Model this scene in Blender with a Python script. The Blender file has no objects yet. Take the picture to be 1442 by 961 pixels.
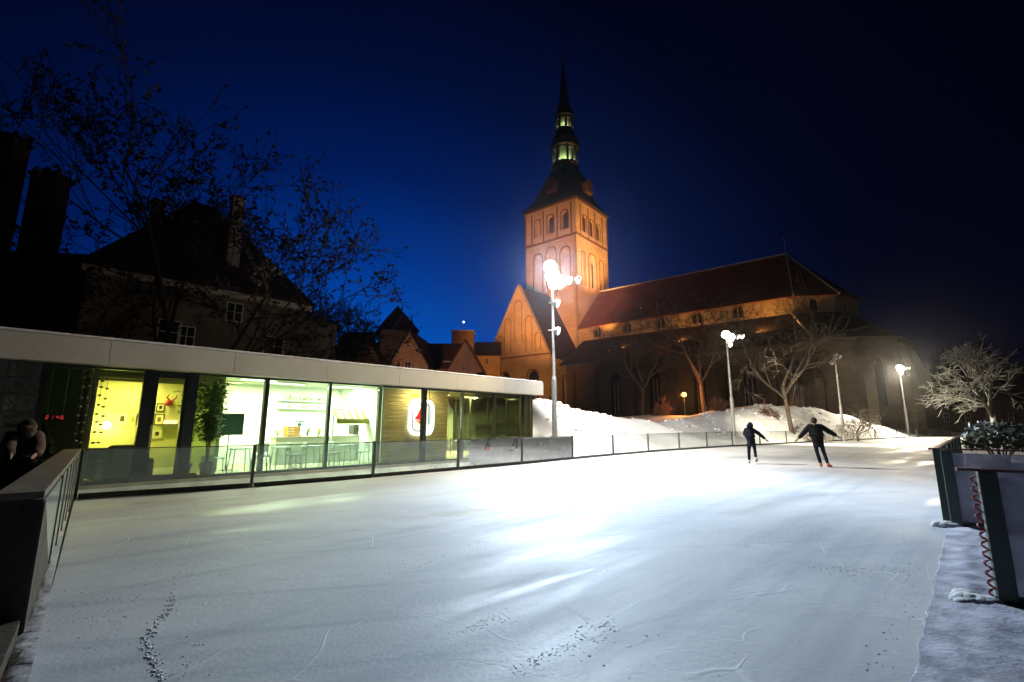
import bpy, bmesh, math, random
import numpy as np
from mathutils import Vector, Matrix

sc = bpy.context.scene
C = sc.collection
PI = math.pi
R = math.radians

# ------------------------------------------------------------------ camera
H = 1.7
PITCH = math.atan(118 / 660)
cam = bpy.data.objects.new('camera', bpy.data.cameras.new('camera'))
C.objects.link(cam)
cam.location = (0, 0, H)
cam.rotation_euler = (PI / 2 + PITCH, 0, 0)
cam.data.sensor_width = 36
cam.data.lens = 36 * 660 / 1442
cam.data.clip_start = 0.05
cam.data.clip_end = 3000
sc.camera = cam
sc.view_settings.view_transform = 'Standard'
sc.view_settings.look = 'None'
sc.view_settings.exposure = 0
sc.view_settings.gamma = 1
try:
    sc.cycles.use_denoising = True
    sc.cycles.max_bounces = 8
    sc.cycles.transparent_max_bounces = 24
    sc.cycles.sample_clamp_indirect = 4
    sc.cycles.caustics_reflective = False
    sc.cycles.caustics_refractive = False
except Exception:
    pass

# ------------------------------------------------------------------ world: blue hour, last light low in the north west
W = bpy.data.worlds.new('World')
sc.world = W
W.use_nodes = True
nt = W.node_tree
nt.nodes.clear()
wo = nt.nodes.new('ShaderNodeOutputWorld')
bg = nt.nodes.new('ShaderNodeBackground')
tc = nt.nodes.new('ShaderNodeTexCoord')
sc_v = nt.nodes.new('ShaderNodeVectorMath'); sc_v.operation = 'MULTIPLY'
sc_v.inputs[1].default_value = (1, 1, 1.25)
nrm = nt.nodes.new('ShaderNodeVectorMath'); nrm.operation = 'NORMALIZE'
dot = nt.nodes.new('ShaderNodeVectorMath'); dot.operation = 'DOT_PRODUCT'
ga = R(-17)
dot.inputs[1].default_value = (math.sin(ga), math.cos(ga), 0.0)
ac = nt.nodes.new('ShaderNodeMath'); ac.operation = 'ARCCOSINE'
dv = nt.nodes.new('ShaderNodeMath'); dv.operation = 'DIVIDE'; dv.inputs[1].default_value = PI / 2
rp = nt.nodes.new('ShaderNodeValToRGB')
els = rp.color_ramp.elements
stops = [(0.0, (0.0003, 0.11, 0.56)), (0.14, (0.0002, 0.080, 0.46)), (0.26, (0.0002, 0.034, 0.25)), (0.38, (0.0002, 0.0105, 0.094)),
         (0.50, (0.0003, 0.0038, 0.034)), (0.62, (0.0006, 0.0014, 0.0100)), (0.8, (0.0006, 0.0009, 0.0045)), (1.0, (0.0005, 0.0007, 0.003))]
els[0].position = 0; els[0].color = stops[0][1] + (1,)
els[1].position = 1; els[1].color = stops[-1][1] + (1,)
for p, c in stops[1:-1]:
    e = els.new(p); e.color = c + (1,)
L = nt.links.new
L(tc.outputs['Generated'], sc_v.inputs[0]); L(sc_v.outputs[0], nrm.inputs[0]); L(nrm.outputs[0], dot.inputs[0])
L(dot.outputs['Value'], ac.inputs[0]); L(ac.outputs[0], dv.inputs[0]); L(dv.outputs[0], rp.inputs[0])
L(rp.outputs[0], bg.inputs[0]); L(bg.outputs[0], wo.inputs[0])
bg.inputs[1].default_value = 1.0

# ------------------------------------------------------------------ survey helpers (photograph pixel -> point in the place)
F, CX, CY = 660.0, 721.0, 480.5
def ray(x, y):
    a = (x - CX) / F; b = (CY - y) / F
    return Vector((a, math.cos(PITCH) - b * math.sin(PITCH), math.sin(PITCH) + b * math.cos(PITCH)))
def atz(x, y, z=0.0):
    r = ray(x, y); return Vector((0, 0, H)) + r * ((z - H) / r.z)
def aty(x, y, Y):
    r = ray(x, y); return Vector((0, 0, H)) + r * (Y / r.y)

# ------------------------------------------------------------------ materials
MATS = {}
def mat(name, col, rough=0.7, var=0.0, scale=5.0, bump=0.0, bscale=None, metal=0.0, emit=None, estr=0.0, col2=None, spec=0.5, detail=6, stretch=None):
    if name in MATS: return MATS[name]
    m = bpy.data.materials.new(name); m.use_nodes = True
    n = m.node_tree; b = n.nodes['Principled BSDF']
    b.inputs['Roughness'].default_value = rough
    b.inputs['Metallic'].default_value = metal
    b.inputs['Specular IOR Level'].default_value = spec
    b.inputs['Base Color'].default_value = tuple(col) + (1,)
    if var > 0 or col2 or bump > 0:
        t = n.nodes.new('ShaderNodeTexCoord')
        src = t.outputs['Object']
        if stretch:
            mp = n.nodes.new('ShaderNodeMapping'); mp.inputs['Scale'].default_value = stretch
            n.links.new(src, mp.inputs[0]); src = mp.outputs[0]
        ns = n.nodes.new('ShaderNodeTexNoise'); ns.inputs['Scale'].default_value = scale; ns.inputs['Detail'].default_value = detail
        n.links.new(src, ns.inputs['Vector'])
        if var > 0 or col2:
            r_ = n.nodes.new('ShaderNodeValToRGB')
            c1 = tuple(max(0, c * (1 - var)) for c in col); c2 = tuple(col2) if col2 else tuple(min(1, c * (1 + var)) for c in col)
            r_.color_ramp.elements[0].position = 0.35; r_.color_ramp.elements[0].color = c1 + (1,)
            r_.color_ramp.elements[1].position = 0.65; r_.color_ramp.elements[1].color = c2 + (1,)
            n.links.new(ns.outputs['Fac'], r_.inputs[0]); n.links.new(r_.outputs[0], b.inputs['Base Color'])
        if bump > 0:
            n2 = n.nodes.new('ShaderNodeTexNoise'); n2.inputs['Scale'].default_value = bscale or scale * 3; n2.inputs['Detail'].default_value = 5
            n.links.new(src, n2.inputs['Vector'])
            bp = n.nodes.new('ShaderNodeBump'); bp.inputs['Strength'].default_value = bump; bp.inputs['Distance'].default_value = 0.1
            n.links.new(n2.outputs['Fac'], bp.inputs['Height']); n.links.new(bp.outputs[0], b.inputs['Normal'])
    if emit:
        b.inputs['Emission Color'].default_value = tuple(emit) + (1,); b.inputs['Emission Strength'].default_value = estr
    MATS[name] = m
    return m

def brick_mat(name, c1, c2, mortar, w, h, rough=0.9, bump=0.4, noisecol=0.25, vert='xz', ms=0.02):
    """coursed masonry; mapped along the wall whichever way it faces"""
    m = bpy.data.materials.new(name); m.use_nodes = True
    n = m.node_tree; b = n.nodes['Principled BSDF']; b.inputs['Roughness'].default_value = rough
    t = n.nodes.new('ShaderNodeTexCoord'); sx = n.nodes.new('ShaderNodeSeparateXYZ'); n.links.new(t.outputs['Object'], sx.inputs[0])
    ad = n.nodes.new('ShaderNodeMath'); ad.operation = 'ADD'; n.links.new(sx.outputs[0], ad.inputs[0]); n.links.new(sx.outputs[1], ad.inputs[1])
    cb = n.nodes.new('ShaderNodeCombineXYZ'); n.links.new(ad.outputs[0], cb.inputs[0]); n.links.new(sx.outputs[2], cb.inputs[1])
    br = n.nodes.new('ShaderNodeTexBrick'); br.inputs['Scale'].default_value = 1.0
    br.inputs['Color1'].default_value = c1 + (1,); br.inputs['Color2'].default_value = c2 + (1,); br.inputs['Mortar'].default_value = mortar + (1,)
    br.inputs['Brick Width'].default_value = w; br.inputs['Row Height'].default_value = h; br.inputs['Mortar Size'].default_value = ms
    n.links.new(cb.outputs[0], br.inputs['Vector'])
    ns = n.nodes.new('ShaderNodeTexNoise'); ns.inputs['Scale'].default_value = 0.35; ns.inputs['Detail'].default_value = 8
    n.links.new(t.outputs['Object'], ns.inputs['Vector'])
    rp = n.nodes.new('ShaderNodeValToRGB'); rp.color_ramp.elements[0].position = .3; rp.color_ramp.elements[1].position = .7
    rp.color_ramp.elements[0].color = (1 - noisecol,) * 3 + (1,); rp.color_ramp.elements[1].color = (1, 1, 1, 1)
    n.links.new(ns.outputs['Fac'], rp.inputs[0])
    mx = n.nodes.new('ShaderNodeMix'); mx.data_type = 'RGBA'; mx.blend_type = 'MULTIPLY'; mx.inputs['Factor'].default_value = 1
    n.links.new(br.outputs['Color'], mx.inputs[6]); n.links.new(rp.outputs[0], mx.inputs[7]); n.links.new(mx.outputs[2], b.inputs['Base Color'])
    bp = n.nodes.new('ShaderNodeBump'); bp.inputs['Strength'].default_value = bump; bp.inputs['Distance'].default_value = 0.05
    n.links.new(br.outputs['Fac'], bp.inputs['Height']); bp.invert = True
    n.links.new(bp.outputs[0], b.inputs['Normal'])
    MATS[name] = m
    return m

def glass_mat(name, tint=(0.9, 0.95, 0.92), dirt_sheen=0.0, dirt_sheen_col=(0.7, 0.75, 0.78), refl=1.0):
    m = bpy.data.materials.new(name); m.use_nodes = True
    n = m.node_tree; n.nodes.clear()
    o = n.nodes.new('ShaderNodeOutputMaterial'); tr = n.nodes.new('ShaderNodeBsdfTransparent'); tr.inputs[0].default_value = tint + (1,)
    gl = n.nodes.new('ShaderNodeBsdfGlossy'); gl.inputs['Roughness'].default_value = 0.03
    fr = n.nodes.new('ShaderNodeFresnel'); fr.inputs['IOR'].default_value = 1.5
    mu = n.nodes.new('ShaderNodeMath'); mu.operation = 'MULTIPLY'; mu.inputs[1].default_value = refl
    mx = n.nodes.new('ShaderNodeMixShader'); n.links.new(fr.outputs[0], mu.inputs[0]); n.links.new(mu.outputs[0], mx.inputs[0])
    n.links.new(tr.outputs[0], mx.inputs[1]); n.links.new(gl.outputs[0], mx.inputs[2])
    last = mx.outputs[0]
    if dirt_sheen > 0:
        df = n.nodes.new('ShaderNodeBsdfDiffuse'); df.inputs[0].default_value = dirt_sheen_col + (1,)
        t = n.nodes.new('ShaderNodeTexCoord'); ns = n.nodes.new('ShaderNodeTexNoise'); ns.inputs['Scale'].default_value = 1.6; ns.inputs['Detail'].default_value = 7
        n.links.new(t.outputs['Object'], ns.inputs['Vector'])
        mr = n.nodes.new('ShaderNodeMapRange'); mr.inputs[1].default_value = .3; mr.inputs[2].default_value = .8; mr.inputs[3].default_value = dirt_sheen * .5; mr.inputs[4].default_value = dirt_sheen * 1.8
        n.links.new(ns.outputs['Fac'], mr.inputs[0])
        m2 = n.nodes.new('ShaderNodeMixShader'); n.links.new(mr.outputs[0], m2.inputs[0]); n.links.new(last, m2.inputs[1]); n.links.new(df.outputs[0], m2.inputs[2])
        last = m2.outputs[0]
    n.links.new(last, o.inputs[0])
    MATS[name] = m
    return m

def snowtop_mat(name, bark, snow=(0.75, 0.77, 0.8), lo=0.15, hi=0.45, rough=0.9):
    """bark whose upward sides carry snow"""
    m = bpy.data.materials.new(name); m.use_nodes = True
    n = m.node_tree; b = n.nodes['Principled BSDF']; b.inputs['Roughness'].default_value = rough
    g = n.nodes.new('ShaderNodeNewGeometry'); sx = n.nodes.new('ShaderNodeSeparateXYZ'); n.links.new(g.outputs['Normal'], sx.inputs[0])
    t = n.nodes.new('ShaderNodeTexCoord'); ns = n.nodes.new('ShaderNodeTexNoise'); ns.inputs['Scale'].default_value = 2.5; n.links.new(t.outputs['Object'], ns.inputs['Vector'])
    a = n.nodes.new('ShaderNodeMath'); a.operation = 'ADD'; n.links.new(sx.outputs[2], a.inputs[0]); n.links.new(ns.outputs['Fac'], a.inputs[1])
    mr = n.nodes.new('ShaderNodeMapRange'); mr.inputs[1].default_value = lo + .5; mr.inputs[2].default_value = hi + .5; n.links.new(a.outputs[0], mr.inputs[0])
    mx = n.nodes.new('ShaderNodeMix'); mx.data_type = 'RGBA'; mx.inputs[6].default_value = bark + (1,); mx.inputs[7].default_value = snow + (1,)
    n.links.new(mr.outputs[0], mx.inputs[0]); n.links.new(mx.outputs[2], b.inputs['Base Color'])
    MATS[name] = m
    return m

# ------------------------------------------------------------------ mesh helpers
class MB:
    def __init__(s): s.v = []; s.f = []
    def add(s, vs, fs):
        o = len(s.v); s.v += [tuple(v) for v in vs]; s.f += [tuple(i + o for i in f) for f in fs]; return s
    def box(s, x0, x1, y0, y1, z0, z1):
        return s.add([(x0, y0, z0), (x1, y0, z0), (x1, y1, z0), (x0, y1, z0), (x0, y0, z1), (x1, y0, z1), (x1, y1, z1), (x0, y1, z1)],
                     [(0, 3, 2, 1), (4, 5, 6, 7), (0, 1, 5, 4), (1, 2, 6, 5), (2, 3, 7, 6), (3, 0, 4, 7)])
    def bar(s, a, b, w, h=None, up=Vector((0, 0, 1))):
        a = Vector(a); b = Vector(b); h = h or w
        d = (b - a).normalized(); u = up if abs(d.dot(up)) < .98 else Vector((1, 0, 0))
        r = d.cross(u).normalized() * w / 2; q = r.cross(d).normalized() * h / 2
        return s.add([a - r - q, a + r - q, a + r + q, a - r + q, b - r - q, b + r - q, b + r + q, b - r + q],
                     [(0, 3, 2, 1), (4, 5, 6, 7), (0, 1, 5, 4), (1, 2, 6, 5), (2, 3, 7, 6), (3, 0, 4, 7)])
    def tube(s, pts, rads, n=8, caps=True):
        pts = [Vector(p) for p in pts]; rings = []
        ref = None
        for i, p in enumerate(pts):
            d = (pts[min(i + 1, len(pts) - 1)] - pts[max(i - 1, 0)])
            if d.length < 1e-9: d = Vector((0, 0, 1))
            d.normalize()
            if ref is None: ref = Vector((1, 0, 0)) if abs(d.x) < .9 else Vector((0, 1, 0))
            u = (ref - d * ref.dot(d)).normalized(); w = d.cross(u); ref = u
            rings.append([p + (u * math.cos(2 * PI * k / n) + w * math.sin(2 * PI * k / n)) * rads[i] for k in range(n)])
        vs = [q for r in rings for q in r]; fs = []
        for i in range(len(pts) - 1):
            for k in range(n):
                fs.append((i * n + k, i * n + (k + 1) % n, (i + 1) * n + (k + 1) % n, (i + 1) * n + k))
        if caps: fs += [tuple(range(n))[::-1], tuple((len(pts) - 1) * n + k for k in range(n))]
        return s.add(vs, fs)
    def lathe(s, prof, n=16, c=(0, 0), rot=0.0):
        vs = []; fs = []
        for (r, z) in prof:
            for k in range(n):
                a = 2 * PI * k / n + rot; vs.append((c[0] + r * math.cos(a), c[1] + r * math.sin(a), z))
        for i in range(len(prof) - 1):
            for k in range(n): fs.append((i * n + k, i * n + (k + 1) % n, (i + 1) * n + (k + 1) % n, (i + 1) * n + k))
        fs += [tuple(range(n))[::-1], tuple((len(prof) - 1) * n + k for k in range(n))]
        return s.add(vs, fs)
    def prism(s, poly, h0, h1, fn=None):
        """poly of (a,b) extruded between h0 and h1; fn maps (a,b,h) to a point"""
        fn = fn or (lambda a, b, h: (a, b, h)); n = len(poly)
        return s.add([fn(a, b, h0) for a, b in poly] + [fn(a, b, h1) for a, b in poly],
                     [tuple(range(n))[::-1], tuple(range(n, 2 * n))] + [(i, (i + 1) % n, n + (i + 1) % n, n + i) for i in range(n)])
    def ball(s, c, rx, ry=None, rz=None, n=8, m=6, jit=0, rnd=None):
        ry = ry or rx; rz = rz or rx; vs = [(c[0], c[1], c[2] - rz)]
        for i in range(1, m):
            a = -PI / 2 + PI * i / m
            for k in range(n):
                b = 2 * PI * k / n; j = 1 + (rnd.uniform(-jit, jit) if rnd else 0)
                vs.append((c[0] + rx * j * math.cos(a) * math.cos(b), c[1] + ry * j * math.cos(a) * math.sin(b), c[2] + rz * j * math.sin(a)))
        vs.append((c[0], c[1], c[2] + rz)); fs = []
        for k in range(n): fs.append((0, 1 + (k + 1) % n, 1 + k))
        for i in range(m - 2):
            for k in range(n): fs.append((1 + i * n + k, 1 + i * n + (k + 1) % n, 1 + (i + 1) * n + (k + 1) % n, 1 + (i + 1) * n + k))
        t = len(vs) - 1; o = 1 + (m - 2) * n
        for k in range(n): fs.append((o + k, o + (k + 1) % n, t))
        return s.add(vs, fs)
    def build(s, name, m, parent=None, smooth=False, bevel=0.0, loc=None, stuff=False, label=None):
        me = bpy.data.meshes.new(name); me.from_pydata(s.v, [], s.f); me.update()
        if m: me.materials.append(m)
        if smooth: me.polygons.foreach_set('use_smooth', [True] * len(me.polygons))
        o = bpy.data.objects.new(name, me); C.objects.link(o)
        if parent: o.parent = parent
        if loc is not None: o.location = loc
        if bevel:
            b = o.modifiers.new('Bevel', 'BEVEL'); b.width = bevel; b.segments = 2; b.limit_method = 'ANGLE'
        if stuff: o['kind'] = 'stuff'
        if label: o['label'] = label
        return o

def empty(name, loc=(0, 0, 0), rz=0.0, label=None, cat=None, group=None):
    o = bpy.data.objects.new(name, None); C.objects.link(o); o.location = loc; o.rotation_euler = (0, 0, rz)
    o.empty_display_size = 0.2
    return tag(o, label, cat, group)
def tag(o, label=None, cat=None, group=None, kind=None):
    if label: o['label'] = label
    if cat: o['category'] = cat
    if group: o['group'] = group
    if kind: o['kind'] = kind
    return o
KIDS = {}
def copy_tree(o, parent=None):
    c = o.copy(); C.objects.link(c)
    if parent: c.parent = parent
    for ch in list(o.children): copy_tree(ch, c)
    return c
def arch(x, w, z0, z1, pointed=True, n=6):
    """loop of an arched opening, centre x, width w, sill z0, apex z1"""
    h = w / 2; pts = [(x - h, z0), (x + h, z0)]
    if pointed:
        rise = h * 1.5; zs = z1 - rise
        for i in range(n + 1): t = i / n; pts.append((x + h * math.cos(t * PI / 2) ** 0.75 if i < n else x, zs + rise * math.sin(t * PI / 2)))
        for i in range(n - 1, -1, -1): t = i / n; pts.append((x - h * math.cos(t * PI / 2) ** 0.75, zs + rise * math.sin(t * PI / 2)))
    else:
        zs = z1 - h
        for i in range(2 * n + 1): t = PI * i / (2 * n); pts.append((x + h * math.cos(t), zs + h * math.sin(t)))
    return pts
def holed_wall(outer, holes, depth, fn, thick=None):
    """front sheet with real openings, reveals going back `depth`; fn maps (a, z, back) to a point"""
    bm = bmesh.new(); mb = MB()
    def loop(pts):
        vs = [bm.verts.new((a, b, 0)) for a, b in pts]
        for i in range(len(vs)): bm.edges.new((vs[i], vs[(i + 1) % len(vs)]))
    loop(outer)
    for h in holes: loop(h)
    bmesh.ops.triangle_fill(bm, use_beauty=True, use_dissolve=False, edges=bm.edges[:])
    bm.verts.index_update()
    mb.add([fn(v.co.x, v.co.y, 0) for v in bm.verts], [tuple(v.index for v in f.verts) for f in bm.faces])
    bm.free()
    for h in holes:
        n = len(h); mb.add([fn(a, b, 0) for a, b in h] + [fn(a, b, depth) for a, b in h], [(i, (i + 1) % n, n + (i + 1) % n, n + i) for i in range(n)])
    th = thick or depth; n = len(outer)
    mb.add([fn(a, b, 0) for a, b in outer] + [fn(a, b, th) for a, b in outer], [(i, (i + 1) % n, n + (i + 1) % n, n + i) for i in range(n)])
    return mb
def sheet(loop, fn, back):
    return MB().add([fn(a, b, back) for a, b in loop], [tuple(range(len(loop)))])

# ------------------------------------------------------------------ common materials
M_snow = mat('snow', (0.74, 0.75, 0.78), 0.85, 0.10, 0.6, 0.6, 3.0, detail=8)
M_dark = mat('dark_metal', (0.02, 0.022, 0.02), 0.45, spec=0.4)
M_pole = mat('galvanised_pole', (0.42, 0.42, 0.40), 0.45, 0.12, 8, metal=0.3)
M_white = mat('white_render', (0.74, 0.72, 0.68), 0.8, 0.05, 2, 0.1, 20)

# ================================================================== GROUND, ICE, SNOW
# left rail of the rink, surveyed from its post feet
RAIL = [Vector(p) for p in [(-10.15, 11.35, 0), (-7.2, 13.45, 0), (-4.55, 15.9, 0), (-2.05, 18.5, 0), (0.45, 21.15, 0), (3.05, 24.1, 0), (5.75, 27.2, 0),
                            (8.6, 30.2, 0), (11.5, 32.9, 0), (14.5, 35.6, 0), (17.6, 38.2, 0), (21.2, 40.9, 0), (25.2, 43.9, 0), (29.6, 47.2, 0), (34.2, 50.9, 0),
                            (38.6, 54.0, 0), (43.8, 57.6, 0), (49.8, 61.8, 0), (56.2, 66.3, 0), (63.0, 71.2, 0), (70.4, 76.6, 0)]]
RU = Vector((0.70, 0.714, 0)).normalized(); RN = Vector((RU.y, -RU.x, 0))
def rail_info(x, y):
    """signed distance behind the rail and position along it"""
    best = None; acc = 0
    for i in range(len(RAIL) - 1):
        a = RAIL[i]; b = RAIL[i + 1]; d = b - a; l = d.length; d = d / l
        px = x - a.x; py = y - a.y; t = px * d.x + py * d.y
        lo = -1e9 if i == 0 else 0; hi = 1e9 if i == len(RAIL) - 2 else l
        tc_ = min(max(t, lo), hi); qx = px - d.x * tc_; qy = py - d.y * tc_
        dist = math.hypot(qx, qy); side = -d.y * px + d.x * py
        if best is None or dist < best[0]: best = (dist, acc + tc_, side)
        acc += l
    return (best[0] if best[2] > 0 else -best[0]), best[1]

def ice_material():
    m = bpy.data.materials.new('skated_ice'); m.use_nodes = True
    n = m.node_tree; b = n.nodes['Principled BSDF']
    t = n.nodes.new('ShaderNodeTexCoord')
    def noise(scale, stretch=None, rot=0, detail=6, rough=.55):
        src = t.outputs['Object']
        if stretch:
            mp0 = n.nodes.new('ShaderNodeMapping'); mp0.inputs['Rotation'].default_value = (0, 0, rot); n.links.new(src, mp0.inputs[0])
            mp = n.nodes.new('ShaderNodeMapping'); mp.inputs['Scale'].default_value = stretch; n.links.new(mp0.outputs[0], mp.inputs[0]); src = mp.outputs[0]
        ns = n.nodes.new('ShaderNodeTexNoise'); ns.inputs['Scale'].default_value = scale; ns.inputs['Detail'].default_value = detail; ns.inputs['Roughness'].default_value = rough
        n.links.new(src, ns.inputs['Vector']); return ns.outputs['Fac']
    def ramp(f, p0, c0, p1, c1):
        r = n.nodes.new('ShaderNodeValToRGB'); r.color_ramp.elements[0].position = p0; r.color_ramp.elements[1].position = p1
        r.color_ramp.elements[0].color = c0 + (1,); r.color_ramp.elements[1].color = c1 + (1,); n.links.new(f, r.inputs[0]); return r.outputs[0]
    def mulc(a, c):
        x = n.nodes.new('ShaderNodeMix'); x.data_type = 'RGBA'; x.blend_type = 'MULTIPLY'; x.inputs[0].default_value = 1
        n.links.new(a, x.inputs[6]); n.links.new(c, x.inputs[7]); return x.outputs[2]
    big = ramp(noise(0.22, detail=4), .35, (0.46, 0.49, 0.53), .68, (0.68, 0.70, 0.73))
    # passes of the ice resurfacer and of skaters, along and across the rink
    s1 = ramp(noise(0.8, (0.12, 2.2, 1), R(-45), 5), .36, (0.80, 0.84, 0.88), .5, (1, 1, 1))
    s2 = ramp(noise(1.4, (0.10, 3.0, 1), R(-12), 5), .34, (0.84, 0.87, 0.9), .46, (1, 1, 1))
    fine = ramp(noise(14, detail=8), .3, (0.9, 0.92, 0.94), .7, (1, 1, 1))
    col = mulc(mulc(mulc(big, s1), s2), fine)
    # thin scratches: bright frost lines
    def lines(scale, ang, dist, off):
        mp0 = n.nodes.new('ShaderNodeMapping'); mp0.inputs['Rotation'].default_value = (0, 0, ang); mp0.inputs['Location'].default_value = (off, off, 0)
        n.links.new(t.outputs['Object'], mp0.inputs[0])
        v = n.nodes.new('ShaderNodeTexVoronoi'); v.feature = 'DISTANCE_TO_EDGE'; v.inputs['Scale'].default_value = scale
        nz = n.nodes.new('ShaderNodeTexNoise'); nz.inputs['Scale'].default_value = .6; n.links.new(mp0.outputs[0], nz.inputs['Vector'])
        mxv = n.nodes.new('ShaderNodeMix'); mxv.data_type = 'VECTOR'; mxv.inputs[0].default_value = dist
        n.links.new(mp0.outputs[0], mxv.inputs[4]); n.links.new(nz.outputs['Color'], mxv.inputs[5]); n.links.new(mxv.outputs[1], v.inputs['Vector'])
        mr = n.nodes.new('ShaderNodeMapRange'); mr.inputs[1].default_value = 0.0; mr.inputs[2].default_value = 0.006; mr.inputs[3].default_value = 1; mr.inputs[4].default_value = 0
        n.links.new(v.outputs['Distance'], mr.inputs[0]); return mr.outputs[0]
    l1 = lines(.55, .3, .35, 3); l2 = lines(.9, 1.1, .5, 11)
    mxl = n.nodes.new('ShaderNodeMath'); mxl.operation = 'MAXIMUM'; n.links.new(l1, mxl.inputs[0]); n.links.new(l2, mxl.inputs[1])
    brk = n.nodes.new('ShaderNodeMapRange'); brk.inputs[1].default_value = .5; brk.inputs[2].default_value = .62; n.links.new(noise(.9, detail=3), brk.inputs[0])
    lm = n.nodes.new('ShaderNodeMath'); lm.operation = 'MULTIPLY'; n.links.new(mxl.outputs[0], lm.inputs[0]); n.links.new(brk.outputs[0], lm.inputs[1])
    lm2 = n.nodes.new('ShaderNodeMath'); lm2.operation = 'MULTIPLY'; lm2.inputs[1].default_value = .35; n.links.new(lm.outputs[0], lm2.inputs[0])
    fx = n.nodes.new('ShaderNodeMix'); fx.data_type = 'RGBA'; n.links.new(lm2.outputs[0], fx.inputs[0]); n.links.new(col, fx.inputs[6]); fx.inputs[7].default_value = (.86, .88, .92, 1)
    n.links.new(fx.outputs[2], b.inputs['Base Color'])
    rr = n.nodes.new('ShaderNodeMapRange'); rr.inputs[1].default_value = .3; rr.inputs[2].default_value = .7; rr.inputs[3].default_value = .56; rr.inputs[4].default_value = .78
    n.links.new(noise(0.9, (0.3, 1.6, 1), R(-45), 6), rr.inputs[0]); wp = n.nodes.new('ShaderNodeMapRange'); wp.inputs[1].default_value = .54; wp.inputs[2].default_value = .66; wp.inputs[3].default_value = 1; wp.inputs[4].default_value = .55
    n.links.new(noise(.5, (0.25, 1.4, 1), R(-40), 6), wp.inputs[0]); wm = n.nodes.new('ShaderNodeMath'); wm.operation = 'MULTIPLY'
    n.links.new(rr.outputs[0], wm.inputs[0]); n.links.new(wp.outputs[0], wm.inputs[1]); n.links.new(wm.outputs[0], b.inputs['Roughness'])
    b.inputs['Specular IOR Level'].default_value = 0.75
    # relief: gentle waves, grit, patches of chopped ice
    n1 = noise(1.2, detail=5); n2 = noise(26, detail=4); msk = noise(0.45, detail=3)
    mk = n.nodes.new('ShaderNodeMapRange'); mk.inputs[1].default_value = .5; mk.inputs[2].default_value = .66; n.links.new(msk, mk.inputs[0])
    n3 = noise(9, (1, 2.5, 1), R(-20), 6)
    ml = n.nodes.new('ShaderNodeMath'); ml.operation = 'MULTIPLY'; n.links.new(n3, ml.inputs[0]); n.links.new(mk.outputs[0], ml.inputs[1])
    a1 = n.nodes.new('ShaderNodeMath'); a1.operation = 'MULTIPLY_ADD'; n.links.new(ml.outputs[0], a1.inputs[0]); a1.inputs[1].default_value = .9; n.links.new(n1, a1.inputs[2])
    a2 = n.nodes.new('ShaderNodeMath'); a2.operation = 'MULTIPLY_ADD'; n.links.new(n2, a2.inputs[0]); a2.inputs[1].default_value = .3; n.links.new(a1.outputs[0], a2.inputs[2])
    a3 = n.nodes.new('ShaderNodeMath'); a3.operation = 'MULTIPLY_ADD'; n.links.new(lm.outputs[0], a3.inputs[0]); a3.inputs[1].default_value = .25; n.links.new(a2.outputs[0], a3.inputs[2])
    bp = n.nodes.new('ShaderNodeBump'); bp.inputs['Strength'].default_value = .35; bp.inputs['Distance'].default_value = .035
    n.links.new(a3.outputs[0], bp.inputs['Height']); n.links.new(bp.outputs[0], b.inputs['Normal'])
    return m

M_ice = ice_material()
# whole-world ground sheet, out to the horizon
g = MB().add([(-900, -300, -.03), (900, -300, -.03), (900, 1500, -.03), (-900, 1500, -.03)], [(0, 1, 2, 3)])
tag(g.build('ground', mat('packed_snow_ground', (0.30, 0.30, 0.33), 0.9, 0.3, 0.3, 0.5, 4)), kind='structure')
# the ice: between the two rails
NEAR_L = Vector((-1.2, 0.9, 0)); 
ice_poly = [(-0.6, -0.55), (7.6, 7.95)]
far_r = Vector((7.3, 8.25, 0)) + RU * 88
ice_poly += [(far_r.x, far_r.y), (RAIL[-1].x + 6, RAIL[-1].y + 4.5)] + [(p.x, p.y) for p in reversed(RAIL)]
ice_poly += [(-5.49, 6.05), (-3.27, 3.5)]
bm = bmesh.new(); vs = [bm.verts.new((x, y, 0)) for x, y in ice_poly]; bm.faces.new(vs); bmesh.ops.triangulate(bm, faces=bm.faces[:])
me = bpy.data.meshes.new('ice_rink'); bm.to_mesh(me); bm.free(); me.materials.append(M_ice)
o = bpy.data.objects.new('ice_rink', me); C.objects.link(o); tag(o, kind='structure')
for p in me.polygons:
    pass
if me.polygons[0].normal.z < 0: me.flip_normals()

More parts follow.
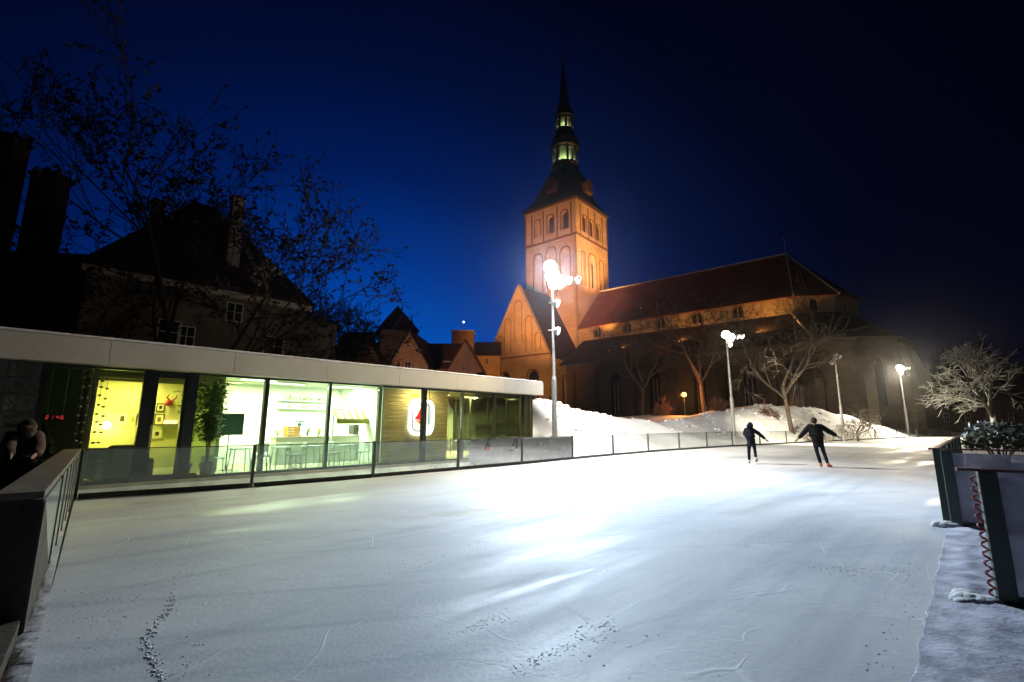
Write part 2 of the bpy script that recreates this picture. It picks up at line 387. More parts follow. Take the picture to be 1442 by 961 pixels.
# snow terrain behind the left rail
def smooth(t): t = min(max(t, 0), 1); return t * t * (3 - 2 * t)
from mathutils import noise as mnoise
CREST = [(0, .12), (12, .12), (14.5, .3), (17, 1.35), (20, 2.3), (23, 3.0), (26, 3.25), (30, 2.7), (34, 2.3), (38, 1.95), (44, 2.1), (49, 2.7), (54, 3.4), (60, 4.0), (67, 4.1), (74, 3.7), (82, 2.9), (92, 1.7), (110, 1.2), (400, 1.2)]
def crest(t):
    if t <= 0: return CREST[0][1]
    for i in range(len(CREST) - 1):
        if CREST[i][0] <= t <= CREST[i + 1][0]:
            f = (t - CREST[i][0]) / (CREST[i + 1][0] - CREST[i][0]); return CREST[i][1] * (1 - f) + CREST[i + 1][1] * f
    return CREST[-1][1]
def bank_h(x, y):
    d, t = rail_info(x, y)
    if d < 0.15: return -.02
    c = crest(t + d * 0.25)
    w = 6.5
    h = c * smooth((d - .15) / w)
    if t > 12: h = max(h, 0)
    v = Vector((x * .22, y * .22, 3.1)); k = smooth(d / 2.0)
    h += (mnoise.noise(v) * .5 + mnoise.noise(v * 3.1) * .09 + mnoise.noise(v * 9) * .02) * k * min(1, c / 2)
    if d > w: h -= min(1.3, (d - w) * .16) * min(1, c / 2)
    # cafe stands on level ground
    q = Vector((x, y, 0)) - Vector((1.7, 25.4, 0)); tt = q.x * .693 + q.y * .721; ss = -(q.x * .721 - q.y * .693)
    if tt < 1.2 and ss > -1.6:
        f = smooth((1.2 - tt) / 1.6) * smooth((ss + 1.6) / 1.2); h = h * (1 - f) + (.05 + 2.1 * smooth((ss - 7.2) / 1.6) * 2.15 + 1.0 * smooth((ss - 11) / 4) * .6) * f
    return max(h, .02)
nu, nv = 230, 60
vs = []; fs = []
cum = [0]
for i in range(len(RAIL) - 1): cum.append(cum[-1] + (RAIL[i + 1] - RAIL[i]).length)
def rail_at(t):
    for i in range(len(RAIL) - 1):
        if t <= cum[i + 1] or i == len(RAIL) - 2:
            d = (RAIL[i + 1] - RAIL[i]).normalized(); return RAIL[i] + d * (t - cum[i]), d
BN = Vector((-.66, .75, 0)).normalized()
for iu in range(nu + 1):
    t = 140 * (iu / nu) ** 1.15
    p, d = rail_at(t)
    for iv in range(nv + 1):
        dd = .12 + 48 * (iv / nv) ** 1.9
        q = p + BN * dd
        vs.append((q.x, q.y, bank_h(q.x, q.y)))
for iu in range(nu):
    for iv in range(nv):
        a = iu * (nv + 1) + iv; fs.append((a, a + nv + 1, a + nv + 2, a + 1))
bank = MB().add(vs, fs).build('snow_bank', M_snow, smooth=True); tag(bank, kind='structure')
if bank.data.polygons[nv * 100].normal.z < 0: bank.data.flip_normals()
# ploughed lumps lying on the bank crest
rnd = random.Random(4)
lm = MB()
for k in range(420):
    t = rnd.choice([rnd.uniform(22, 30), rnd.uniform(40, 70), rnd.uniform(16, 80)]); d_ = rnd.uniform(2.5, 8)
    p, d = rail_at(t); q = p + BN * d_; r = rnd.uniform(.05, .16) * (1.4 if rnd.random() < .1 else 1)
    lm.ball((q.x, q.y, bank_h(q.x, q.y) + r * .2), r, r * rnd.uniform(.7, 1.3), r * rnd.uniform(.5, .9), 7, 5, .22, rnd)
tag(lm.build('snow_lumps', M_snow, smooth=True, stuff=True), 'ploughed lumps of snow strewn over the snow bank', 'snow lumps')

# rough unswept snow to the right of the ice edge
rs = MB(); vs = []; fs = []
nx, ny = 200, 110
for i in range(nx + 1):
    for j in range(ny + 1):
        t = -4.0 + 15.4 * i / nx; s = -0.03 + 10 * (j / ny) ** 1.6
        e = Vector((-.9, -.25, 0)) + (Vector((7.3, 8.25, 0)) - Vector((-.9, -.25, 0))).normalized() * (t + 1.2)
        q = e + RN * (s + (mnoise.noise(Vector((t * 2.2, 0, 7))) * .03 + mnoise.noise(Vector((t * 9, 0, 3))) * .02 + mnoise.noise(Vector((t * 31, 0, 3))) * .012) * (1 - smooth(s / .6)))
        h = (.006 if j == 0 else .012) + .03 * smooth(s / .25) + (mnoise.noise(Vector((q.x * 5, q.y * 5, 0))) * .03 - abs(mnoise.noise(Vector((q.x * 2.3, q.y * 2.3, 4)))) * .05 + mnoise.noise(Vector((q.x * 12, q.y * 12, 2))) * .008 + mnoise.noise(Vector((q.x * 33, q.y * 33, 2))) * .005) * smooth(s / .3)
        vs.append((q.x, q.y, h))
for i in range(nx):
    for j in range(ny):
        a = i * (ny + 1) + j; fs.append((a, a + 1, a + ny + 2, a + ny + 1))
M_dsnow = mat('trodden_snow', (0.40, 0.41, 0.49), 0.85, 0.3, 3.5, 0.2, 26, detail=9)
o = MB().add(vs, fs).build('trodden_snow', M_dsnow, smooth=True); tag(o, kind='structure')
if o.data.polygons[0].normal.z < 0: o.data.flip_normals()
# snow field beyond the right side of the rink
o = MB().add([(7.6, 4.0, -.01), (120, 60, -.01), (160, 140, -.01), (60, 75, -.01), (8.2, 8.9, -.01)], [(0, 1, 2, 3, 4)]).build('snow_field', M_snow); tag(o, kind='structure')
# far snow ridge that closes the rink at its end
rv = []; rf = []
for i in range(61):
    a = i / 60; x = 60 + 90 * a; y = 96 + 8 * math.sin(a * 3) - 26 * a
    for j in range(9):
        b = j / 8; rv.append((x - 3 * b * .3, y + 12 * b, max(0, 1.55 * math.sin(min(b * 2, 1) * PI / 2) + mnoise.noise(Vector((x * .2, b * 2, 5))) * .3) * (0 if j == 0 else 1)))
for i in range(60):
    for j in range(8): q = i * 9 + j; rf.append((q, q + 9, q + 10, q + 1))
o = MB().add(rv, rf).build('snow_ridge', M_snow, smooth=True); tag(o, kind='structure')
if o.data.polygons[0].normal.z < 0: o.data.flip_normals()

# chips and crumbs of chopped ice on the near left
rnd = random.Random(9)
chips = MB()
def crumb(px, py, r):
    p = atz(px, py, 0); chips.ball((p.x, p.y, r * .3), r, r * rnd.uniform(.6, 1.5), r * .5, 6, 4, .3, rnd)
def rd(a): return rnd.gauss(0, a)
trail = [(248, 842), (236, 860), (222, 880), (205, 900), (212, 925), (222, 945), (228, 958)]
for i in range(len(trail) - 1):
    for k in range(30):
        f = rnd.random(); crumb(trail[i][0] * (1 - f) + trail[i + 1][0] * f + rd(4), trail[i][1] * (1 - f) + trail[i + 1][1] * f + rd(4), rnd.uniform(.004, .013))
for cx, cy, sx, sy, k in [(268, 940, 10, 14, 12), (275, 905, 12, 6, 10), (140, 860, 30, 20, 16), (190, 800, 60, 22, 30), (255, 845, 30, 5, 12), (120, 900, 25, 12, 10), (1105, 765, 30, 10, 34), (1215, 800, 50, 3, 24), (860, 905, 40, 18, 26), (1290, 800, 20, 40, 20)]:
    for _ in range(k): crumb(cx + rd(sx), cy + rd(sy), rnd.uniform(.003, .009))
def scuff(x0, y0, x1, y1, w, n, a, b):
    for _ in range(n):
        f = rnd.random(); crumb(x0 + (x1 - x0) * f + rd(w), y0 + (y1 - y0) * f + rd(w * .45), rnd.uniform(a, b))
scuff(725, 948, 865, 872, 9, 140, .0025, .007); scuff(640, 892, 712, 868, 6, 70, .0025, .006); scuff(1040, 768, 1190, 742, 12, 160, .003, .008); scuff(1080, 800, 1300, 806, 10, 150, .003, .008)
scuff(205, 905, 232, 958, 8, 90, .003, .008); scuff(90, 870, 300, 800, 22, 160, .003, .007); scuff(560, 800, 700, 765, 10, 60, .003, .007); scuff(1290, 760, 1240, 950, 14, 50, .003, .008)
for k in range(260): crumb(rnd.uniform(100, 1300), rnd.uniform(690, 955), rnd.uniform(.002, .005))
for dark in (0, 1):
    ct = MB(); rq = random.Random(70 + dark)
    for k in range(700 if not dark else 110):
        u = rq.random(); t = 1.5 + 34 * u ** 1.5; sx = rq.uniform(-.4, -15.5)
        c = Vector((-.6, -.55, 0)) + RU * t + RN * sx
        if k % 4 == 0: q_ = rq.choice([(1060, 775), (850, 900), (1190, 800), (300, 860), (560, 850), (1120, 850)]); c = atz(q_[0] + rq.gauss(0, 90), q_[1] + rq.gauss(0, 30), 0)
        if c.y < 1.2 or (dark and c.length < 7): continue
        a = rq.choice([R(45), R(30), R(60), rq.uniform(0, PI)]) + rq.gauss(0, .2); L_ = rq.uniform(.15, 1.6) * (1 + t * .06); cv = rq.gauss(0, .25); w_ = rq.uniform(.0006, .0016) * (1 + t * .10); L_ *= rq.choice([.3, .5, .8]) * min(1, .45 + (c.length - 3) * .05); w_ *= .8; n_ = 9; pr = []
        p_ = c
        for i in range(n_):
            ww = w_ * math.sin(PI * (i + .35) / n_); d_ = Vector((math.cos(a), math.sin(a), 0)); q_ = Vector((-d_.y, d_.x, 0)); pr += [p_ - q_ * ww, p_ + q_ * ww]; p_ = p_ + d_ * L_ / n_; a += cv / n_
        h_ = .0008 + .0005 * dark
        ct.add([(v.x, v.y, h_) for v in pr], [(2 * i, 2 * i + 2, 2 * i + 3, 2 * i + 1) for i in range(n_ - 1)])
    tag(ct.build('skate_cuts', [mat('frost_cut', (.70, .74, .80), .8), mat('clear_ice_cut', (.32, .38, .46), .6)][dark], stuff=True), ['fine white frosted skate cuts across the ice', 'fine darker grooves cut across the ice'][dark], 'skate cuts')
tag(chips.build('ice_crumbs', M_snow, smooth=True, stuff=True), 'crumbs of chopped ice lying on the near ice', 'ice crumbs')
# low frost ledge along the foot of the left board and the rail
def ledge(a, b, w, h, n, rng):
    mb = MB(); a = Vector(a); b = Vector(b); d = (b - a); l = d.length; d /= l; nn = Vector((d.y, -d.x, 0)); rows = []
    for i in range(n + 1):
        p = a + d * l * i / n; ww = w * rng.uniform(.6, 1.3); hh = h * rng.uniform(.6, 1.3)
        for k, (s, z) in enumerate([(-.02, hh), (ww * .35, hh * .8), (ww * .75, hh * .35), (ww, 0.001)]): rows.append(p + nn * s + Vector((0, 0, z)))
    return mb.add(rows, [(i * 4 + k, i * 4 + k + 1, i * 4 + k + 5, i * 4 + k + 4) for i in range(n) for k in range(3)])
o = ledge((-10.1, 11.2, 0), (-2.6, 2.75, 0), .17, .07, 60, rnd).build('frost_ledge', M_snow, smooth=True); tag(o, kind='structure')
if o.data.polygons[0].normal.z < 0: o.data.flip_normals()

# ================================================================== GLASS RAIL ALONG THE LEFT OF THE RINK
M_bglass = glass_mat('barrier_glass', (0.96, 0.98, 0.97), 0.03, (0.66, 0.70, 0.70), 0.3)
M_bglassn = glass_mat('barrier_glass_near', (0.92, 0.98, 0.97), 0.20, (0.74, 0.82, 0.82), 0.9)  # pale film: grime plus the bright ice reflection painted into its colour
M_post = mat('rail_post', (0.10, 0.10, 0.095), 0.5, metal=0.4)
M_kick = mat('kick_rail', (0.035, 0.033, 0.03), 0.6)
fence = empty('glass_barrier', RAIL[0], 0, 'long low glass barrier with thin posts between the ice and the cafe and snow bank', 'barrier')
RH = 1.13
for i in range(len(RAIL)):
    p = RAIL[i] - RAIL[0]
    d = (RAIL[min(i + 1, len(RAIL) - 1)] - RAIL[max(i - 1, 0)]).normalized(); nn = Vector((-d.y, d.x, 0))
    mb = MB().bar(p + nn * .03 - Vector((0, 0, .05)), p + nn * .03 + Vector((0, 0, RH + (.03 if i else 0))), .07, .10, up=nn)
    mb.build('post', M_post, fence)
for i in range(len(RAIL) - 1):
    a = RAIL[i] - RAIL[0]; b = RAIL[i + 1] - RAIL[0]; d = (b - a).normalized(); nn = Vector((-d.y, d.x, 0))
    a2 = a + d * .05; b2 = b - d * .05
    MB().prism([(0, .12), ((b2 - a2).length, .12), ((b2 - a2).length, RH - .02), (0, RH - .02)], -.006, .006, lambda x, z, h: a2 + d * x + nn * (h + .02) + Vector((0, 0, z))).build('glass_panel', M_bglassn if i < 5 else M_bglass, fence)
    MB().bar(a2 + Vector((0, 0, .06)), b2 + Vector((0, 0, .06)), .05, .12).build('kick_rail', M_kick, fence)
    MB().bar(a2 + nn * .02 + Vector((0, 0, RH)), b2 + nn * .02 + Vector((0, 0, RH)), .03, .025).build('top_rail', M_post, fence)

# ------------------------------------------------------------------ board wall on the near left
A = Vector((-10.0, 11.15, 0)); B = Vector((-3.94, 4.12, 0)); DB = (B - A).normalized(); NB = Vector((DB.y, -DB.x, 0))   # NB looks away from the ice? fixed below
if NB.dot(Vector((1, 1, 0))) < 0: NB = -NB          # towards the ice
LB = (B - A).length
board = empty('rink_board', A, math.atan2(DB.y, DB.x), 'thick beige capped rink board with pale panels at the near left corner', 'rink board')
# local x along the wall towards the camera; local y sign towards ice
sy = 1 if Matrix.Rotation(math.atan2(DB.y, DB.x), 3, 'Z') @ Vector((0, 1, 0)) @ NB > 0 else -1
M_board = mat('beige_board', (0.15, 0.12, 0.09), 0.7, 0.18, 3, 0.15, 14)
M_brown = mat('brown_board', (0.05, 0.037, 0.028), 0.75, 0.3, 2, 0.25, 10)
M_panelglass = mat('milky_panel', (0.34, 0.40, 0.38), 0.18, 0.1, 1.5)
MB().box(0, LB, min(-sy * .30, 0), max(-sy * .30, 0), 1.09, 1.15).build('cap', M_board, board, bevel=.008)
MB().box(0, LB - .02, min(-sy * .27, -sy * .06), max(-sy * .27, -sy * .06), 0, 1.087).build('core', M_brown, board)
xs = LB - 2.55
for k in range(6):
    x0 = xs * k / 6 + .03; x1 = xs * (k + 1) / 6 - .03
    MB().box(x0, x1, min(-sy * .057, 0), max(-sy * .057, 0), .04, 1.06).build('panel', M_panelglass, board, bevel=.004)
    MB().box(x1 + .004, x1 + .052, min(-sy * .057, sy * .012), max(-sy * .057, sy * .012), 0, 1.08).build('stile', M_dark, board)
MB().prism([(xs + .06, .04), (LB - .12, 1.06), (xs + .06, 1.06)], 0, -sy * .055, lambda a, z, h: (a, h, z)).build('panel', M_panelglass, board)
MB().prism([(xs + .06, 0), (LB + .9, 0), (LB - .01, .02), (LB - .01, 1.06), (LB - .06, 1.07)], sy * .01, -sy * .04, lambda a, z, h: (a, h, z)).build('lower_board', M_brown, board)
MB().box(LB - .018, LB + .0, min(-sy * .30, 0), max(-sy * .30, 0), 0, 1.085).build('end_board', M_brown, board)
# low plinth board that carries on past the camera
o = empty('plinth_board', B + DB * .0, math.atan2(DB.y, DB.x), 'low dark brown plinth board below the end of the beige rink board', 'board')
MB().box(.03, 4.6, min(-sy * .9, -sy * .02), max(-sy * .9, -sy * .02), -.02, .16).build('deck_board', M_brown, o)
MB().box(.03, 4.6, min(-sy * 1.9, -sy * .92), max(-sy * 1.9, -sy * .92), -.02, .15).build('deck_board', M_brown, o)
# dark rubber mat by the cafe entrance
q = MB().add([(-30, -2, 0), (-3.2, -2, 0), (-3.6, 3.6, 0), (-10.2, 11.2, 0), (-11.6, 12.6, 0), (-30, 0, 0)], [(0, 1, 2, 3, 4, 5)])
tag(q.build('terrace_floor', mat('terrace_rubber', (0.035, 0.04, 0.03), 0.8, 0.3, 2, 0.3, 20)), kind='structure')

# ================================================================== RIGHT HAND BARRIERS
M_green = mat('dark_green_steel', (0.035, 0.055, 0.045), 0.4, 0.15, 6)
M_rglass = glass_mat('right_glass', (0.82, 0.84, 0.88), 0.60, (0.62, 0.58, 0.68), 0.9)
M_tinsel = mat('red_tinsel', (0.34, 0.05, 0.05), 0.5, 0.3, 40)
M_tinselw = mat('pale_tinsel', (0.6, 0.55, 0.52), 0.5, 0.3, 40)
def tinsel(parent, p0, p1, turns, r, name='tinsel'):
    """twisted red garland with pale flecks hanging on a post"""
    mb = MB(); p0 = Vector(p0); p1 = Vector(p1); n = turns * 8; pts = []
    for i in range(n + 1):
        a = 2 * PI * turns * i / n; c = p0.lerp(p1, i / n); pts.append(c + Vector((math.cos(a) * r, math.sin(a) * r, 0)))
    mb.tube(pts, [.011] * len(pts), 5)
    o = mb.build(name, M_tinsel, parent)
    m2 = MB(); rr = random.Random(turns)
    for i in range(0, n, 3):
        c = pts[i] + Vector((rr.uniform(-.006, .006), rr.uniform(-.006, .006), 0)); m2.ball(c, .011, n=5, m=4)
    m2.build('fleck', M_tinselw, o, stuff=True)
    return o
def right_panel(name, origin, direction, bays, bayw, height, label, endlabel=None, rail2=True):
    e = empty(name, origin, math.atan2(direction.y, direction.x), label, 'barrier')
    for k in range(bays + 1):
        x = k * bayw
        m = MB().box(x - .015 * (k > 0), x + .14, -.05, .05, .02, height)
        m.build('post', M_green, e, bevel=.006)
        MB().box(x - .06, x + .2, -.10, .10, 0, .05).build('foot_plate', M_green, e, bevel=.006)
    for k in range(bays):
        x0 = k * bayw + .15; x1 = (k + 1) * bayw - .02
        MB().box(x0, x1, -.006, .006, .10, height - .05).build('glass_panel', M_rglass, e)
        MB().box(x0 - .008, x1 + .003, -.03, .03, .03, .10).build('bottom_rail', M_green, e)
        MB().box(x0 - .3 if k == 0 else x0 - .16, x1, -.035, .035, height + .003, height + .03).build('top_rail', mat('rail_red_brown', (0.10, 0.04, 0.045), .5), e)
    return e
PA = Vector((7.45, 8.37, 0)); PBn = Vector((4.66, 4.86, 0)); CR = Vector((.72, -.694, 0)).normalized()
right_panel('glass_barrier', PA, Vector((.80, -.60, 0)), 3, 2.0, 1.27, 'farther glass barrier on the right, facing the camera behind its dark green corner post')
right_panel('glass_barrier', PA + Vector((.04, .12, 0)), RU, 6, 2.1, 1.27, 'row of glass bays running away along the right edge of the ice')
eb = right_panel('glass_barrier', PBn, Vector((.84, -.54, 0)), 2, 1.5, 1.24, 'nearest glass barrier on the right with red and pale tinsel wound on its posts')
tinsel(eb, (-.035, 0, 1.2), (-.03, 0, .06), 13, .022)
tinsel(eb, (.62, -.03, 1.22), (.60, -.03, .45), 9, .015)
tinsel(eb, (.70, -.03, 1.22), (.74, -.03, .5), 9, .015)
MB().ball((.64, 0, 1.285), .035, n=8, m=6).build('knob', M_dark, eb)
# snow piled against the feet of the posts
rnd = random.Random(2)
for c, n_ in ((PA, 'small heap of snow against the foot of the farther green post'), (PBn + Vector((-.12, .02, 0)), 'small heap of snow against the foot of the nearest green post')):
    mb = MB()
    for k in range(14): r_ = rnd.uniform(.07, .13); mb.ball((rd(.07) + c.x - .08, rd(.07) + c.y + .02, .02), r_, r_ * rnd.uniform(.7, 1.2), r_ * .55, n=12, m=8, jit=.06, rnd=rnd)
    tag(mb.build('snow_heap', M_snow, smooth=True), n_, 'snow heap')

# ================================================================== CAFE
CC = Vector((1.7, 25.4, 0)); CA = math.atan2(.721, .693); CU = Vector((math.cos(CA), math.sin(CA), 0)); CI = Vector((-CU.y, CU.x, 0))
def cl(px, py, s=0.4):
    """point of the vertical plane s metres inside the fascia line: (along, height)"""
    r = ray(px, py); c = Vector((0, 0, H)) - CC; t = (s - c.dot(CI)) / r.dot(CI); p = c + r * t
    return p.dot(CU), p.z
cafe = empty('cafe_building', CC, CA, 'long low flat-roofed glass cafe with a broad white fascia beside the rink', 'building')
X0 = -24.0
DEP = 8.2
GL = 0.4
M_fascia = mat('fascia_white', (0.66, 0.61, 0.52), 0.65, 0.05, 0.8, 0.05, 12)
for k in range(8): MB().box(-3.0 * (k + 1) + .004, -3.0 * k - .004 * (k > 0), 0, .25, 3.27, 3.93).build('fascia', M_fascia, cafe, bevel=.004)
MB().box(-.25, 0, .254, DEP - 1, 3.27, 3.93).build('fascia', M_fascia, cafe, bevel=.012)
MB().box(X0, -.254, .254, DEP, 3.45, 3.88).build('roof_slab', mat('roof_slab', (.25, .25, .24), .9), cafe)
MB().box(X0, -.02, .03, DEP, 3.94, 4.02).build('roof_snow', M_snow, cafe, bevel=.03)
MB().box(X0, -.254, .254, GL - .05, 3.268, 3.30).build('soffit', mat('soffit', (.3, .28, .24), .8), cafe)
M_floor = mat('cafe_floor', (0.48, 0.44, 0.33), 0.5, 0.15, 3)
MB().box(X0, -.5, GL - .1, DEP - .1, -.05, .14).build('floor', M_floor, cafe)
zt = 3.26
def cx(px, py=590, s=GL): return cl(px, py, s)[0]
M_frame = mat('window_frame_black', (0.012, 0.014, 0.013), 0.35)
M_wglass = glass_mat('window_glass', (0.90, 0.97, 0.86), 0.0, refl=0.9)
mull = [(52, .12), (127, .10), (203, .26), (266, .26), (372, .13), (462, .10), (534, .12), (597, .20), (651, .10), (697, .09), (733, .09)]
ms = [(cx(p), w) for p, w in mull]
xe = -.55
ms.append((xe, .10))
frame = MB()
for i, (x, w) in enumerate(ms):
    m_ = mat('mullion_green', (0.10, 0.12, 0.05), .45) if i in (1, 6, 8) else M_frame
    MB().box(x - w / 2, x + w / 2, GL - .05, GL + .13, .141, zt).build('mullion', m_, cafe)
for i in range(len(ms) - 1):
    a = ms[i][0] + ms[i][1] / 2 + .002; b = ms[i + 1][0] - ms[i + 1][1] / 2 - .002
    if i == 2:
        continue
    MB().box(a, b, GL + .03, GL + .042, .22, zt - .07).build('glass_pane', M_wglass, cafe)
    MB().box(a, b, GL - .01, GL + .09, zt - .07, zt).build('head_rail', M_frame, cafe)
    MB().box(a, b, GL - .01, GL + .09, .141, .22).build('sill_rail', M_frame, cafe)
# door in bay 2
a = ms[2][0] + ms[2][1] / 2 + .003; b = ms[3][0] - ms[3][1] / 2 - .003
dr = MB(); dr.box(a, b, GL, GL + .08, zt - .22, zt - .005); dr.box(a, b, GL, GL + .08, .145, .30); dr.box(a, a + .09, GL, GL + .08, .301, zt - .221); dr.box(b - .09, b, GL, GL + .08, .301, zt - .221)
door = dr.build('door', M_frame, cafe)
MB().box(a + .092, b - .092, GL + .03, GL + .042, .303, zt - .223).build('glass_pane', M_wglass, door)
MB().box(a + .03, a + .06, GL - .06, GL - .03, .9, 1.7).build('handle', M_pole, door)
MB().box(a + .03, a + .06, GL - .029, GL - .002, 1.0, 1.03).build('handle_bracket', M_pole, door)
# end wall (glazed) and rear glazing of the hall
for k in range(5):
    y = GL + .2 + k * 1.55
    MB().box(xe - .04, xe + .05, y - .05 + .06, y + .05 + .06, .141, zt).build('mullion', M_frame, cafe)
    if k < 4: MB().box(xe, xe + .012, y + .115, y + 1.605, .16, zt).build('glass_pane', M_wglass, cafe)
xb = cx(628, 590, 2.2)          # right edge of the timber-clad core
yb = DEP - 1.5
for k in range(6):
    x = xb + .1 + (xe - .1 - xb) * k / 5
    MB().box(x - .04, x + .04, yb, yb + .09, .141, zt).build('mullion', M_frame, cafe)
    if k < 5: MB().box(x + .045, x + (xe - .1 - xb) / 5 - .045, yb + .03, yb + .042, .16, zt).build('glass_pane', M_wglass, cafe)
# walls inside
M_ywall = mat('yellow_wall', (0.62, 0.60, 0.27), 0.8, 0.05, 1)
M_cream = mat('cream_wall', (0.74, 0.74, 0.56), 0.8, 0.04, 1)
M_shop = mat('white_wall', (0.82, 0.84, 0.80), 0.7, 0.03, 1)
M_gwall = mat('green_wall', (0.30, 0.40, 0.16), 0.8, 0.05, 1)
BW = 5.4
xp = cx(303, 590, 3.0)          # wall between yellow room and bar
xr = cx(309, 580, BW)
xL = ms[0][0]
xq = cx(124, 590, 2.0)
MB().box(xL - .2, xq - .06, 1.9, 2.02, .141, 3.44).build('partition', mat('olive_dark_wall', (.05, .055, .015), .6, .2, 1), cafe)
MB().box(xq - .055, xq + .05, 1.9, BW - .003, .141, 3.44).build('partition', M_ywall, cafe)
MB().box(xq - .05, xp - .07, BW, BW + .12, .141, 3.44).build('back_wall', M_ywall, cafe)
MB().box(xp - .06, xp + .06, 2.4, BW + .12, .141, 3.44).build('partition', M_gwall, cafe)
xw = cx(540, 590, 1.5)
MB().box(xp + .07, xw - .07, BW, BW + .12, .141, 3.44).build('back_wall', M_shop, cafe)
MB().box(xL - .3, xL - .18, GL + .15, BW + .12, .141, 3.44).build('partition', M_gwall, cafe)
M_wood = mat('timber_cladding', (0.46, 0.36, 0.18), 0.6, 0.25, 1.5, 0.1, 8, stretch=(1, 1, 14))
# timber cladding of the core: boards one by one
WS = 1.5
xw2 = cx(630, 590, WS)
nb_ = 17
for k in range(nb_):
    z0 = .145 + k * (3.1 / nb_); MB().box(xw, xw2, WS, WS + .04, z0, z0 + 3.1 / nb_ - .012).build('cladding_board', M_wood, cafe)
MB().box(xw - .06, xw2 - .002, WS + .045, WS + .12, .142, 3.44).build('core_wall', M_shop, cafe)
MB().box(xw - .062, xw - .0, WS + .124, BW + .12, .142, 3.44).build('partition', M_shop, cafe)
MB().box(xw2 - .12, xw2 - .004, WS + .124, yb + .1, .142, 3.44).build('core_wall', M_wood, cafe)
MB().box(xw + .0, xw2 - .124, yb - .0, yb + .1, .142, 3.44).build('core_wall', M_shop, cafe)
# ceiling lining and beams
M_ceil = mat('ceiling', (0.45, 0.45, 0.26), 0.8)
MB().box(xL - .2, xp, GL + .2, BW, 3.40, 3.445).build('ceiling', M_ceil, cafe)
MB().box(xp + .01, xw, GL + .2, BW, 3.40, 3.445).build('ceiling', M_shop, cafe)
MB().box(xw + .01, xe - .06, GL + .2, WS - .01, 3.40, 3.445).build('ceiling', M_ceil, cafe)
for yy in (2.3, 3.6): MB().box(xq + .06, xp - .01, yy, yy + .14, 3.12, 3.396).build('beam', mat('beam', (.16, .16, .07), .7), cafe)
# masonry end of the cafe on the left: courses of slabs
M_slab = mat('grey_slab', (0.10, 0.095, 0.085), 0.9, 0.25, 1.2, 0.3, 10)
rnd = random.Random(5)
for r_ in range(8):
    z0 = .02 + r_ * .405; x = X0; off = (r_ % 2) * .6
    xx = [X0] + [X0 + off + 1.2 * (k + 1) for k in range(20) if X0 + off + 1.2 * (k + 1) < xL - .5] + [xL - .06]
    for a_, b_ in zip(xx[:-1], xx[1:]):
        MB().box(a_ + .006, b_ - .006, GL - .12 + rnd.uniform(0, .012), GL + .1, z0, z0 + .395).build('stone_slab', M_slab, cafe)
MB().box(X0, xL - .32, GL + .102, DEP, .0, 3.44).build('end_wall', M_slab, cafe)

# ---- lights in the cafe (fixtures are things of the place; each carries its lamp)
def area(name, parent, loc, sx, sy, power, col, rot=(0, 0, 0)):
    l = bpy.data.lights.new(name, 'AREA'); l.shape = 'RECTANGLE'; l.size = sx; l.size_y = sy; l.energy = power; l.color = col
    o = bpy.data.objects.new(name, l); C.objects.link(o); o.parent = parent; o.location = loc; o.rotation_euler = rot; return o
def ceiling_lamp(t, s, lx, ly, power, col, label, es=6.0):
    e = empty('ceiling_light', CC + CU * t + CI * s + Vector((0, 0, 3.39)), CA, label, 'ceiling light', 'lights on the cafe ceiling')
    MB().box(-lx / 2 - .02, lx / 2 + .02, -ly / 2 - .02, ly / 2 + .02, -.05, 0).build('housing', M_white, e)
    MB().box(-lx / 2, lx / 2, -ly / 2, ly / 2, -.06, -.052).build('diffuser', mat('diffuser_%d' % len(MATS), (.8, .8, .8), .5, emit=col, estr=es), e)
    area('ceiling_lamp', e, (0, 0, -.07), lx, ly, power, col)
YEL = (1.0, .88, .30); GRN = (.86, 1.0, .80)
for k in range(2):
    t = xq + 1.4 + k * 2.6; ceiling_lamp(t, 4.4, 1.2, .12, 120, YEL, ['strip light on the ceiling above the yellow wall and its framed pictures', 'strip light on the ceiling behind the cafe door'][k])
ceiling_lamp(xp + 1.2, 2.6, 1.2, .3, 190, GRN, 'strip light on the ceiling above the chalkboard stand')
for k, t in enumerate((0.32, .75)): ceiling_lamp(xp + (xw - xp) * t + .6, 3.4, 1.4, .3, 300, GRN, ['strip light on the ceiling above the white shelves', 'strip light on the ceiling above the striped awning'][k])
ceiling_lamp((xw + xw2) / 2, .95, 1.2, .08, 100, (1, .80, .42), 'strip light on the ceiling in front of the timber clad wall')
ceiling_lamp(xw2 + 2.0, 4.6, 1.0, .3, 900, (1, .82, .36), 'strip light on the ceiling of the glazed hall')
ceiling_lamp(xw2 + 4.6, 5.2, 1.0, .3, 900, (1, .82, .36), 'strip light on the ceiling at the far glazed end')

def at_cafe(px, py, s):
    t, z = cl(px, py, s); return CC + CU * t + CI * s + Vector((0, 0, z))
# wall lamp that burns out the yellow wall
p = at_cafe(150, 600, BW - .12)
e = empty('wall_lamp', p, CA, 'glowing wall lamp on the yellow wall left of the framed pictures', 'lamp')
MB().lathe([(.05, -.1), (.12, -.05), (.13, .08), (.06, .14)], 12).build('shade', mat('lamp_shade_lit', (.9, .85, .5), .5, emit=(1, .9, .35), estr=10), e)
MB().box(-.04, .04, .05, .118, -.04, .04).build('bracket', M_dark, e)
l = bpy.data.lights.new('wall_bulb', 'POINT'); l.energy = 60; l.color = (1, .86, .25); l.shadow_soft_size = .12
o = bpy.data.objects.new('wall_bulb', l); C.objects.link(o); o.parent = e; o.location = (0, -.22, 0)

